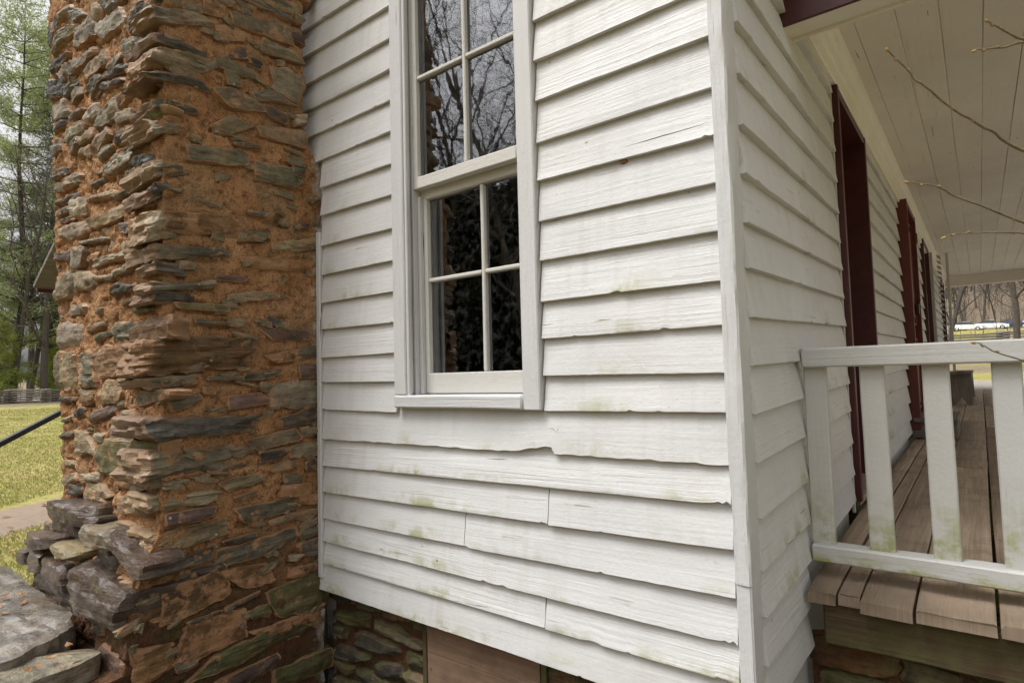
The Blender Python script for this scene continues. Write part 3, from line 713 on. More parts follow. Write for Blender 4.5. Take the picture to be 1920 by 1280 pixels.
# ---------------------------------------------------------------- railing
def lipped(name, parent, c, size, axis, bev, wob, z_lo, z_hi):
    o = MB().box(c, size, axis, bev, None, None, wob).build(name, M_RAIL, parent); me = o.data
    z = np.array([v.co.z for v in me.vertices]); at = me.attributes.new('lip', 'FLOAT', 'POINT')
    at.data.foreach_set('value', np.clip((z_hi - z) / (z_hi - z_lo), 0, 1).astype(np.float32)); return o
Rr = MB().box((.92, .615, .794), (1.80, .088, .066), 0, .005, np.array(Matrix.Rotation(.004, 3, 'Y')), None, .0015)
rail = hp(Rr.build('porch_railing', M_RAIL)); rail['label'] = 'pale painted porch railing with flat balusters'
at = rail.data.attributes.new('lip', 'FLOAT', 'POINT')
lipped('bottom_rail', rail, (.92, .615, .146), (1.80, .075, .056), 0, .005, .002, .12, .20)
rbal = np.array(Matrix.Rotation(-.018, 3, 'Y'))
for q in range(10):
    xc = .054 + .1685 * q
    lipped('baluster', rail, (xc, .616, .470), (.070, .030, .60), 2, .004, .0012, .165, .62)
# ---------------------------------------------------------------- chimney
XR, YF = -1.9, -.70
STONE_COL = {'g': (.185, .165, .115), 't': (.25, .195, .115), 'd': (.095, .085, .072), 'b': (.22, .125, .052), 'p': (.31, .275, .205),
             'm': (.14, .135, .06), 'u': (.125, .083, .068), 'k': (.095, .066, .050)}
def lattice(nx, ny, nz, skip_back=True):
    """surface of a box lattice as unit coordinates plus quads; the buried back stays open"""
    idx = {}; V = []; F = []
    def v(i, j, k):
        key = (i, j, k)
        if key not in idx: idx[key] = len(V); V.append((i / nx, j / ny, k / nz))
        return idx[key]
    for i in range(nx):
        for j in range(ny):
            F.append((v(i, j, nz), v(i + 1, j, nz), v(i + 1, j + 1, nz), v(i, j + 1, nz)))
            if not skip_back: F.append((v(i, j, 0), v(i, j + 1, 0), v(i + 1, j + 1, 0), v(i + 1, j, 0)))
    for i in range(nx):
        for k in range(nz):
            F.append((v(i, 0, k), v(i + 1, 0, k), v(i + 1, 0, k + 1), v(i, 0, k + 1)))
            F.append((v(i, ny, k), v(i, ny, k + 1), v(i + 1, ny, k + 1), v(i + 1, ny, k)))
    for j in range(ny):
        for k in range(nz):
            F.append((v(0, j, k), v(0, j, k + 1), v(0, j + 1, k + 1), v(0, j + 1, k)))
            F.append((v(nx, j, k), v(nx, j + 1, k), v(nx, j + 1, k + 1), v(nx, j, k + 1)))
    return np.array(V), F
def stone(face, off, quad, protr, depth, col, parent, seed, name='stone', kpow=7., amp=1., moss=.0, clay=.35, wet=0., grow=1.0, res=1.0, lay=1.0, facets=6, flat=0.):
    """irregular bedded stone: face 'R' (+X), 'F' (-Y) or 'T' (+Z); quad TL TR BR BL in face coordinates"""
    q = np.asarray(quad, float).reshape(4, 2); cen = q.mean(0); q = cen + (q - cen) * grow
    lu = (np.linalg.norm(q[1] - q[0]) + np.linalg.norm(q[2] - q[3])) / 2; lv = (np.linalg.norm(q[3] - q[0]) + np.linalg.norm(q[2] - q[1])) / 2
    lu = max(lu, .01); lv = max(lv, .008)
    nx = int(np.clip(lu / (.011 * res), 5, 44)); ny = int(np.clip(lv / (.009 * res), 4, 22)); nz = int(np.clip((depth + protr) / (.018 * res), 3, 12))
    U, F = lattice(nx, ny, nz)
    c = U * 2 - 1
    r = (np.abs(c[:, 0]) ** kpow + np.abs(c[:, 1]) ** kpow + np.abs(np.clip(c[:, 2], 0, 1)) ** kpow) ** (1 / kpow)
    c2 = c / np.maximum(r, 1e-6)[:, None]; c2[:, 2] = np.where(c[:, 2] < 0, c[:, 2], c2[:, 2])
    s, t = (c2[:, 0] + 1) / 2, (c2[:, 1] + 1) / 2
    P2 = (q[3] * ((1 - s) * (1 - t))[:, None] + q[2] * (s * (1 - t))[:, None] + q[1] * (s * t)[:, None] + q[0] * ((1 - s) * t)[:, None])
    w = -depth + (protr + depth) * (c2[:, 2] + 1) / 2
    e = (q[1] - q[0] + q[2] - q[3]); e = e / (np.linalg.norm(e) + 1e-9); nrm = np.array([-e[1], e[0]])
    a = P2 @ e; b = P2 @ nrm
    rq = np.random.RandomState(int(seed * 977) % 100000); ctr = np.array([cen @ e, cen @ nrm, 0.]); X3 = np.c_[a, b, w] - ctr
    for _ in range(facets):   # broken corners: cut the block by a few planes
        nn = rq.normal(0, 1, 3) * np.array([1 / lu, 1 / lv, .8 / max(protr + .02, .03)]) * min(lu, lv, .08); nn[2] = abs(nn[2]) + flat; nn /= np.linalg.norm(nn)
        pr3 = X3 @ nn; front_ = pr3[c2[:, 2] > 0]; dmax = front_.max(); cut = dmax - (dmax - np.median(front_)) * rq.uniform(.10, .45)
        X3 = X3 - np.clip(pr3 - cut, 0, None)[:, None] * nn * (c2[:, 2] > -.3)[:, None]
    a, b, w = X3[:, 0] + ctr[0], X3[:, 1] + ctr[1], X3[:, 2]
    o = np.sign(c2) * np.abs(c2) ** 5
    L = np.c_[a, b, w] + seed * 3.17
    sz = min(lu, lv, .12)
    lowf = fbm(L * np.array([9, 9, 9]), 3, 1) * sz * .085
    bed = fbm(L * np.array([11, 70, 11]), 3, 2) * .0075 * lay
    stp = (np.floor((L[:, 1] * 55 + 1.2 * fbm(L * 12, 2, 7))) % 3 - 1) * .0028 * lay
    rough = fbm(L * 42, 3, 3) * .0045 + np.abs(vn(L * 24, 13)) * .004
    d = (lowf + bed + stp + rough) * amp
    wob = np.c_[fbm(L * 16, 3, 5), fbm(L * 16 + 40, 3, 6)] * sz * .20 * amp
    A = a + o[:, 0] * d * 1.1 + wob[:, 0] * np.abs(c2[:, 0]) ** 2; B = b + o[:, 1] * d * .7 + wob[:, 1] * np.abs(c2[:, 1]) ** 2 * .7
    w = w + np.clip(o[:, 2], 0, 1) * d + np.clip(c2[:, 2], 0, 1) * lowf * .5
    P2 = A[:, None] * e + B[:, None] * nrm
    if face == 'R': V = np.c_[off + w, P2[:, 0], P2[:, 1]]
    elif face == 'F': V = np.c_[P2[:, 0], off - w, P2[:, 1]]
    else: V = np.c_[P2[:, 0], P2[:, 1], off + w]
    edge = np.maximum(np.abs(c2[:, 0]), np.abs(c2[:, 1])) ** 3
    ob = obj(name, mesh(name, V, F, M_STONE, True, 28, {'edge': ('FLOAT', edge)}), parent)
    rc = random.Random(int(seed * 1000)); j = rc.uniform(.55, 1.15); cc = STONE_COL[col]
    ob.color = (cc[0] * j * rc.uniform(.94, 1.06), cc[1] * j, cc[2] * j * rc.uniform(.9, 1.1), 1)
    ob['moss'] = float(moss); ob['clay'] = float(clay); ob['wet'] = float(wet)
    return ob

def left_x(z): return -3.02 - .15 * np.maximum(0, np.asarray(z) - .4)
def front_y(z): return np.interp(z, [-.9, -.34, -.24, -.03, .06, .14, .22, 4], [-1.75, -1.70, -.80, -.79, -.755, -.735, -.69, -.69])
STONES=[
('R','gc',2,-0.713,2.204,-0.544,2.258,-0.507,2.219,-0.705,2.153),
('R','t',1,-0.412,2.327,-0.184,2.367,-0.164,2.301,-0.400,2.280),
('R','b',1,-0.490,2.238,-0.371,2.264,-0.377,2.220,-0.474,2.177),
('R','dc',2.5,-0.705,2.114,-0.533,2.118,-0.533,2.084,-0.705,2.070),
('R','tc',2,-0.712,2.049,-0.522,2.072,-0.533,1.998,-0.730,1.971),
('R','dc',4,-0.739,1.938,-0.595,1.980,-0.506,1.950,-0.739,1.916),
('R','p',1.2,-0.252,2.146,-0.093,2.168,-0.115,2.043,-0.230,2.057),
('R','g',1,-0.280,2.268,-0.164,2.269,-0.096,2.240,-0.286,2.211),
('R','t',2,-0.492,1.958,-0.412,1.990,-0.293,1.945,-0.434,1.914),
('R','g',1,-0.336,2.013,-0.268,2.043,-0.132,2.025,-0.318,1.990),
('R','p',2,-0.132,1.981,-0.077,1.993,-0.077,1.955,-0.132,1.931),
('R','t',1,-0.503,1.812,-0.423,1.863,-0.330,1.862,-0.434,1.800),
('R','t',1,-0.300,1.871,-0.092,1.906,-0.092,1.837,-0.287,1.834),
('R','dc',2.5,-0.711,1.846,-0.629,1.873,-0.558,1.843,-0.705,1.807),
('R','gc',2,-0.729,1.765,-0.653,1.787,-0.589,1.768,-0.705,1.714),
('R','g',1.5,-0.593,1.697,-0.377,1.734,-0.377,1.682,-0.583,1.649),
('R','gc',2,-0.714,1.616,-0.652,1.630,-0.593,1.595,-0.705,1.548),
('R','g',1,-0.406,1.774,-0.300,1.789,-0.324,1.773,-0.406,1.760),
('R','g',1.2,-0.318,1.707,-0.093,1.712,-0.141,1.641,-0.312,1.633),
('R','g',1.5,-0.186,1.767,-0.086,1.789,-0.093,1.749,-0.154,1.745),
('R','g',1,-0.147,1.741,-0.086,1.751,-0.086,1.720,-0.134,1.704),
('R','g',1.5,-0.383,2.400,-0.255,2.427,-0.136,2.411,-0.267,2.402),
('R','g',2,-0.129,2.455,-0.091,2.448,-0.102,2.420,-0.130,2.423),
('R','dc',2,-0.714,2.246,-0.621,2.287,-0.626,2.249,-0.709,2.217),
('R','g',1,-0.621,2.271,-0.555,2.292,-0.549,2.261,-0.611,2.237),
('R','t',1,-0.501,2.347,-0.412,2.386,-0.435,2.345,-0.490,2.329),
('R','t',1,-0.329,2.439,-0.149,2.503,-0.116,2.456,-0.255,2.433),
('R','u',1,-0.434,2.154,-0.365,2.190,-0.365,2.148,-0.429,2.128),
('R','dc',3,-0.717,1.507,-0.680,1.529,-0.634,1.503,-0.717,1.454),
('R','b',0.4,-0.670,1.420,-0.377,1.457,-0.400,1.379,-0.655,1.351),
('R','pc',3,-0.735,1.397,-0.675,1.425,-0.655,1.336,-0.734,1.302),
('R','gc',3,-0.705,1.294,-0.439,1.304,-0.439,1.273,-0.706,1.236),
('R','dc',2,-0.706,1.223,-0.640,1.219,-0.611,1.182,-0.706,1.183),
('R','gc',2,-0.715,1.147,-0.509,1.167,-0.514,1.147,-0.714,1.104),
('R','dc',2,-0.705,1.112,-0.576,1.117,-0.540,1.089,-0.705,1.072),
('R','m',2,-0.634,1.076,-0.461,1.079,-0.455,1.055,-0.625,1.056),
('R','g',1.5,-0.565,1.019,-0.444,1.012,-0.433,0.997,-0.565,0.998),
('R','t',1.2,-0.433,1.122,-0.301,1.149,-0.170,1.140,-0.433,1.095),
('R','t',0.5,-0.233,1.367,-0.011,1.431,-0.026,1.381,-0.220,1.330),
('R','b',0.4,-0.366,1.289,-0.068,1.313,-0.076,1.269,-0.331,1.246),
('R','g',0.5,-0.389,1.398,-0.270,1.419,-0.264,1.391,-0.383,1.354),
('R','u',0.5,-0.122,1.476,-0.060,1.488,-0.060,1.469,-0.115,1.459),
('R','d',1,-0.271,1.048,-0.209,1.028,-0.215,1.010,-0.265,1.014),
('R','u',1,-0.289,0.995,-0.071,0.993,-0.078,0.957,-0.234,0.946),
('R','p',0.8,-0.354,1.490,-0.276,1.497,-0.288,1.480,-0.348,1.477),
('R','g',0.8,-0.557,1.497,-0.489,1.493,-0.494,1.477,-0.552,1.479),
('R','u',0.4,-0.482,1.202,-0.354,1.211,-0.377,1.189,-0.477,1.181),
('R','bc',3,-0.705,0.931,-0.331,0.945,-0.394,0.834,-0.717,0.805),
('R','gc',3,-0.730,0.790,-0.567,0.790,-0.623,0.761,-0.705,0.750),
('R','g',1.2,-0.508,0.794,-0.389,0.793,-0.389,0.775,-0.508,0.773),
('R','g',1.4,-0.366,0.803,-0.210,0.820,-0.260,0.785,-0.366,0.775),
('R','b',1,-0.272,0.876,-0.139,0.907,-0.145,0.857,-0.222,0.848),
('R','g',0.8,-0.241,0.750,0.004,0.765,0.003,0.660,-0.242,0.656),
('R','u',1.2,-0.428,0.712,-0.302,0.718,-0.260,0.677,-0.427,0.663),
('R','g',1.8,-0.661,0.722,-0.554,0.717,-0.554,0.697,-0.646,0.666),
('R','dc',4.5,-0.724,0.637,-0.308,0.626,-0.377,0.568,-0.705,0.563),
('R','g',0.8,-0.223,0.606,-0.053,0.642,-0.053,0.576,-0.173,0.562),
('R','t',1,-0.355,0.530,-0.147,0.551,-0.128,0.511,-0.302,0.486),
('R','g',0.8,-0.148,0.484,-0.009,0.502,-0.013,0.433,-0.154,0.438),
('R','gc',2.5,-0.705,0.517,-0.337,0.498,-0.343,0.428,-0.705,0.398),
('R','g',1.4,-0.465,0.370,-0.332,0.388,-0.309,0.357,-0.422,0.332),
('R','t',1,-0.411,0.309,-0.320,0.312,-0.326,0.289,-0.400,0.283),
('R','g',0.8,-0.193,0.363,-0.116,0.346,-0.136,0.319,-0.187,0.322),
('R','t',0.6,-0.255,0.411,-0.141,0.419,-0.155,0.386,-0.243,0.381),
('R','b',0.5,-0.539,0.753,-0.492,0.752,-0.492,0.725,-0.533,0.727),
('R','pc',2.6,-0.716,0.359,-0.477,0.341,-0.494,0.312,-0.705,0.302),
('R','u',1.2,-0.660,0.288,-0.500,0.281,-0.511,0.248,-0.654,0.238),
('R','g',1,-0.391,0.255,-0.156,0.256,-0.142,0.214,-0.341,0.193),
('R','t',0.7,-0.248,0.184,-0.045,0.193,-0.041,0.162,-0.241,0.162),
('R','tc',2,-0.705,0.221,-0.447,0.224,-0.459,0.179,-0.705,0.134),
('R','dc',1.5,-0.705,0.104,-0.494,0.129,-0.511,0.087,-0.705,0.078),
('R','g',1.2,-0.458,0.103,-0.164,0.122,-0.157,0.069,-0.452,0.049),
('R','d',1.2,-0.453,0.140,-0.328,0.145,-0.334,0.131,-0.440,0.125),
('R','b',0.5,-0.452,0.032,-0.282,0.006,-0.242,-0.067,-0.379,-0.053),
('R','b',0.8,-0.668,0.003,-0.494,0.028,-0.443,-0.069,-0.673,-0.103),
('R','m',1,-0.256,-0.119,-0.024,-0.094,0.014,-0.238,-0.201,-0.228),
('R','g',1.2,-0.440,-0.117,-0.315,-0.095,-0.328,-0.115,-0.434,-0.130),
('R','m',1,-0.354,-0.161,-0.269,-0.158,-0.263,-0.209,-0.328,-0.200),
('R','b',0.8,-0.588,-0.148,-0.382,-0.147,-0.373,-0.256,-0.622,-0.266),
('R','m',1,-0.440,-0.284,-0.152,-0.270,-0.057,-0.334,-0.566,-0.343),
('R','b',0.8,-0.770,-0.164,-0.657,-0.189,-0.630,-0.253,-0.769,-0.302),
('R','u',0.8,-0.463,-0.390,-0.243,-0.375,-0.243,-0.411,-0.391,-0.453),
('R','m',0.8,-0.223,-0.443,0.028,-0.455,0.027,-0.534,-0.210,-0.516),
('R','p',1,-0.172,0.015,-0.107,0.006,-0.121,-0.017,-0.165,-0.006),
('R','g',0.7,-0.071,-0.270,-0.025,-0.272,-0.026,-0.331,-0.064,-0.318),
('R','d',1,-0.588,-0.126,-0.464,-0.121,-0.487,-0.136,-0.577,-0.140),
('R','g',0.8,-0.641,-0.259,-0.566,-0.255,-0.571,-0.286,-0.619,-0.300),
('R','b',0.5,-0.329,-0.247,-0.010,-0.264,-0.033,-0.296,-0.263,-0.288),
('F','d',3,-3.337,2.697,-3.179,2.699,-3.155,2.661,-3.307,2.590),
('F','g',3,-3.246,2.712,-3.010,2.693,-2.988,2.649,-3.199,2.664),
('F','g',4,-3.238,2.564,-3.046,2.589,-2.883,2.532,-3.212,2.511),
('F','t',3,-2.901,2.498,-2.696,2.490,-2.622,2.397,-2.878,2.429),
('F','t',3,-2.698,2.549,-2.575,2.510,-2.589,2.434,-2.695,2.464),
('F','p',4,-2.623,2.416,-2.347,2.391,-2.315,2.324,-2.519,2.332),
('F','g',3,-3.050,2.661,-2.867,2.606,-2.789,2.541,-3.005,2.601),
('F','t',3,-2.524,2.476,-2.443,2.473,-2.318,2.426,-2.490,2.438),
('F','d',4,-2.241,2.301,-2.089,2.301,-1.984,2.262,-2.196,2.231),
('F','g',4,-2.312,2.235,-2.168,2.203,-2.138,2.130,-2.281,2.171),
('F','p',3,-2.464,2.177,-2.311,2.194,-2.310,2.158,-2.432,2.154),
('F','t',3.5,-2.759,2.281,-2.499,2.257,-2.481,2.202,-2.702,2.209),
('F','t',4,-3.161,2.387,-2.671,2.326,-2.670,2.294,-3.031,2.307),
('F','d',4,-3.254,2.462,-3.017,2.440,-3.016,2.412,-3.228,2.395),
('F','d',3,-3.317,2.382,-2.970,2.300,-3.069,2.251,-3.312,2.300),
('F','p',4,-3.217,2.214,-3.025,2.203,-2.980,2.108,-3.213,2.142),
('F','g',3,-3.090,2.258,-2.870,2.253,-2.869,2.233,-3.025,2.203),
('F','p',3,-2.955,2.208,-2.829,2.207,-2.809,2.168,-2.943,2.157),
('F','g',3.5,-2.699,2.151,-2.596,2.180,-2.528,2.151,-2.662,2.108),
('F','t',4,-2.597,1.988,-2.380,1.994,-2.362,1.918,-2.569,1.930),
('F','t',3,-2.363,1.936,-2.201,1.910,-2.186,1.861,-2.346,1.884),
('F','p',3.5,-3.057,2.035,-2.822,2.041,-2.800,1.977,-3.013,1.979),
('F','p',3,-2.784,2.037,-2.608,2.059,-2.588,1.991,-2.746,2.000),
('F','t',3,-2.817,1.936,-2.655,1.949,-2.636,1.906,-2.816,1.916),
('F','t',4,-2.635,1.887,-2.470,1.896,-2.437,1.857,-2.582,1.824),
('F','d',3,-2.960,2.108,-2.805,2.095,-2.805,2.075,-2.938,2.075),
('F','p',3.5,-2.544,1.723,-2.182,1.731,-2.182,1.698,-2.354,1.678),
('F','d',3,-2.236,1.656,-2.154,1.685,-1.996,1.672,-2.021,1.631),
('F','d',3,-2.139,2.164,-2.008,2.174,-1.982,2.153,-2.111,2.131),
('F','m',3.5,-2.186,1.866,-1.902,1.834,-1.913,1.801,-2.076,1.785),
('F','d',3,-2.421,1.841,-2.185,1.838,-2.157,1.802,-2.358,1.795),
('F','d',3,-2.560,2.131,-2.337,2.092,-2.307,2.058,-2.559,2.093),
('F','d',3,-2.107,1.964,-1.940,1.957,-1.940,1.930,-2.080,1.944),
('F','g',3,-2.582,1.830,-2.452,1.832,-2.435,1.797,-2.546,1.772),
('F','t',2,-2.852,1.900,-2.759,1.895,-2.758,1.869,-2.832,1.866),
('F','g',3,-3.251,2.039,-3.119,2.025,-3.095,1.963,-3.225,1.976),
('F','t',2,-2.759,1.882,-2.678,1.874,-2.676,1.829,-2.748,1.841),
('F','t',2,-2.279,2.118,-2.179,2.100,-2.178,2.077,-2.264,2.096),
('F','g',3,-2.971,1.944,-2.855,1.959,-2.817,1.936,-2.910,1.895),
('F','d',3,-3.212,2.127,-3.041,2.112,-3.039,2.078,-3.210,2.091),
('F','d',2,-2.496,2.158,-2.309,2.135,-2.293,2.100,-2.463,2.128),
('F','g',3,-3.065,1.806,-2.828,1.777,-2.826,1.732,-3.021,1.752),
('F','d',3,-3.219,1.876,-2.946,1.838,-3.005,1.819,-3.195,1.839),
('F','p',4,-2.898,1.657,-2.712,1.637,-2.709,1.562,-2.894,1.591),
('F','t',3,-2.672,1.530,-2.319,1.516,-2.317,1.470,-2.636,1.487),
('F','t',3,-2.712,1.637,-2.412,1.604,-2.412,1.581,-2.693,1.615),
('F','g',3,-2.381,1.574,-2.178,1.576,-2.178,1.559,-2.350,1.556),
('F','g',3,-2.232,1.521,-1.968,1.493,-1.967,1.467,-2.217,1.490),
('F','t',3,-3.135,1.562,-2.725,1.534,-2.722,1.471,-3.068,1.487),
('F','d',3,-3.187,1.709,-2.824,1.693,-2.841,1.671,-3.142,1.686),
('F','d',3,-3.141,1.658,-2.897,1.644,-2.896,1.617,-3.118,1.634),
('F','g',3,-2.775,1.442,-2.468,1.416,-2.467,1.399,-2.756,1.427),
('F','p',4,-2.876,1.414,-2.737,1.405,-2.770,1.335,-2.863,1.342),
('F','t',4,-2.255,1.347,-2.091,1.348,-2.077,1.314,-2.198,1.297),
('F','g',3,-2.579,1.333,-2.255,1.325,-2.283,1.296,-2.577,1.303),
('F','b',2,-2.718,1.371,-2.530,1.361,-2.579,1.333,-2.699,1.338),
('F','t',4,-3.119,1.289,-2.843,1.314,-2.819,1.210,-3.115,1.208),
('F','t',3,-2.833,1.306,-2.626,1.267,-2.624,1.219,-2.819,1.216),
('F','p',3,-2.609,1.253,-2.369,1.246,-2.399,1.221,-2.575,1.237),
('F','g',3,-2.340,1.248,-2.116,1.266,-2.128,1.247,-2.309,1.227),
('F','d',4,-2.490,1.162,-2.308,1.188,-2.167,1.166,-2.221,1.145),
('F','g',3,-2.277,1.107,-2.099,1.116,-2.098,1.100,-2.248,1.098),
('F','m',2,-2.164,1.074,-1.995,1.066,-2.007,1.047,-2.150,1.054),
('F','p',2,-3.097,1.080,-2.793,1.058,-2.789,0.971,-3.101,0.962),
('F','t',2,-2.685,1.037,-2.486,1.046,-2.517,1.025,-2.684,1.013),
('F','g',2,-2.347,1.018,-2.162,1.015,-2.161,0.951,-2.360,0.963),
('F','b',1.5,-2.122,1.012,-1.874,1.008,-1.862,0.943,-2.134,0.950),
('F','u',3,-3.150,1.442,-2.886,1.415,-2.922,1.382,-3.127,1.411),
('F','g',3,-2.294,1.652,-2.099,1.639,-2.072,1.622,-2.235,1.622),
('F','d',2,-2.644,1.691,-2.527,1.689,-2.526,1.659,-2.626,1.672),
('F','b',2,-2.202,1.443,-2.081,1.436,-2.093,1.412,-2.187,1.418),
('F','d',3,-3.054,1.601,-2.856,1.584,-2.874,1.568,-3.053,1.581),
('F','d',2,-2.317,1.453,-2.230,1.432,-2.243,1.389,-2.301,1.411),
('F','t',2,-2.586,1.107,-2.488,1.110,-2.487,1.087,-2.568,1.085),
('F','t',2,-3.171,1.809,-3.086,1.797,-3.083,1.756,-3.169,1.767),
('F','t',3,-3.057,0.920,-2.879,0.919,-2.872,0.775,-3.028,0.767),
('F','g',2.5,-2.795,0.909,-2.611,0.907,-2.580,0.771,-2.798,0.774),
('F','b',2,-2.578,0.918,-2.187,0.937,-2.157,0.824,-2.461,0.815),
('F','b',2.5,-2.153,0.924,-1.991,0.880,-1.990,0.830,-2.130,0.829),
('F','t',2,-2.460,0.775,-2.266,0.784,-2.293,0.708,-2.504,0.690),
('F','p',2,-2.252,0.789,-2.103,0.789,-2.077,0.775,-2.210,0.764),
('F','u',3,-2.600,0.649,-2.365,0.686,-2.364,0.647,-2.649,0.604),
('F','t',2,-2.321,0.697,-2.250,0.703,-2.249,0.676,-2.306,0.675),
('F','g',2,-2.377,0.608,-2.138,0.615,-2.149,0.536,-2.316,0.534),
('F','t',3,-2.861,0.552,-2.716,0.566,-2.576,0.476,-2.782,0.458),
('F','m',2,-2.513,0.519,-1.971,0.545,-1.993,0.430,-2.446,0.411),
('F','p',2,-2.725,0.372,-2.524,0.393,-2.523,0.354,-2.689,0.351),
('F','t',2,-2.688,0.340,-2.506,0.344,-2.396,0.305,-2.650,0.256),
('F','t',3,-2.964,0.334,-2.833,0.370,-2.794,0.330,-2.924,0.301),
('F','d',3,-2.904,0.296,-2.723,0.331,-2.721,0.284,-2.865,0.275),
('F','p',2,-2.145,0.382,-2.017,0.393,-2.041,0.366,-2.131,0.350),
('F','g',2,-2.089,0.739,-1.835,0.741,-1.835,0.719,-2.087,0.688),
('F','d',3,-2.829,0.657,-2.704,0.677,-2.702,0.635,-2.846,0.632),
('F','p',3,-3.040,0.616,-2.865,0.635,-2.883,0.613,-3.019,0.600),
('F','d',3,-3.025,0.712,-2.869,0.719,-2.868,0.700,-3.004,0.693),
('F','p',2,-2.580,0.562,-2.468,0.566,-2.482,0.532,-2.578,0.527),
('F','m',2,-2.597,0.978,-2.516,0.996,-2.391,0.993,-2.547,0.957),
('F','g',2,-2.291,0.665,-2.180,0.666,-2.165,0.645,-2.262,0.638),
('F','t',2,-2.797,0.755,-2.605,0.754,-2.603,0.725,-2.777,0.719),
('F','t',3,-3.120,0.929,-3.067,0.927,-3.048,0.770,-3.111,0.791),
('F','d',3,-3.015,0.540,-2.880,0.557,-2.897,0.532,-2.994,0.518),
('F','b',2,-2.759,0.719,-2.603,0.719,-2.635,0.689,-2.757,0.682),
('F','t',2,-2.698,0.309,-2.520,0.325,-2.389,0.260,-2.634,0.260),
('F','t',2.5,-2.287,0.322,-2.079,0.331,-2.092,0.260,-2.268,0.255),
('F','t',2,-2.078,0.313,-1.982,0.317,-2.003,0.268,-2.077,0.265),
('F','g',2,-2.950,0.429,-2.835,0.418,-2.815,0.389,-2.948,0.398)]

def fill_stones():
    """courses of smaller slabs packed into the clay between the large stones"""
    rg_ = random.Random(19); out = []; rects = {'R': [], 'F': []}
    for S in STONES:
        q = np.array(S[3:]).reshape(4, 2); rects[S[0]].append((q[:, 0].min(), q[:, 0].max(), q[:, 1].min(), q[:, 1].max()))
    for f, want in (('R', 30), ('F', 30)):
        n = 0; tries = 0
        while n < want and tries < 6000:
            tries += 1; v = rg_.uniform(-.28, 2.7)
            if f == 'R' and .95 < v < 1.8: continue
            w = rg_.uniform(.09, .22) * (1 if tries < 2500 else .6); h = rg_.uniform(.038, .075) * (1 if tries < 2500 else .75)
            u = rg_.uniform(-.66, -.04 if v < 1.8 else -.12) if f == 'R' else rg_.uniform(float(left_x(v)) + .08, XR - .08)
            r = (u - w / 2, u + w / 2, v - h / 2, v + h / 2)
            if any(r[0] < b[1] + .006 and r[1] > b[0] - .006 and r[2] < b[3] + .004 and r[3] > b[2] - .004 for b in rects[f]): continue
            rects[f].append(r); t = rg_.uniform(-.008, .008); j = [rg_.uniform(-.3, .3) * h for _ in range(4)]
            out.append((f, rg_.choice('ggtbdbu'), rg_.uniform(.5, 1.6) * (1 if f == 'R' else 2), r[0] + j[0], r[3] - t, r[1] + j[1], r[3] + t, r[1] + j[2], r[2] + t, r[0] + j[3], r[2] - t)); n += 1
    for i in range(26):   # the upper stack above the picture
        f = 'RF'[i % 2]; v = 2.45 + (i // 2) * .085; w = rg_.uniform(.16, .34); h = rg_.uniform(.045, .075); u = rg_.uniform(-.55, -.24) if f == 'R' else rg_.uniform(-3.05, -2.15)
        out.append((f, rg_.choice('gtbdg'), 1.5, u - w / 2, v + h / 2, u + w / 2, v + h / 2, u + w / 2, v - h / 2, u - w / 2, v - h / 2))
    return out
STONES += fill_stones()
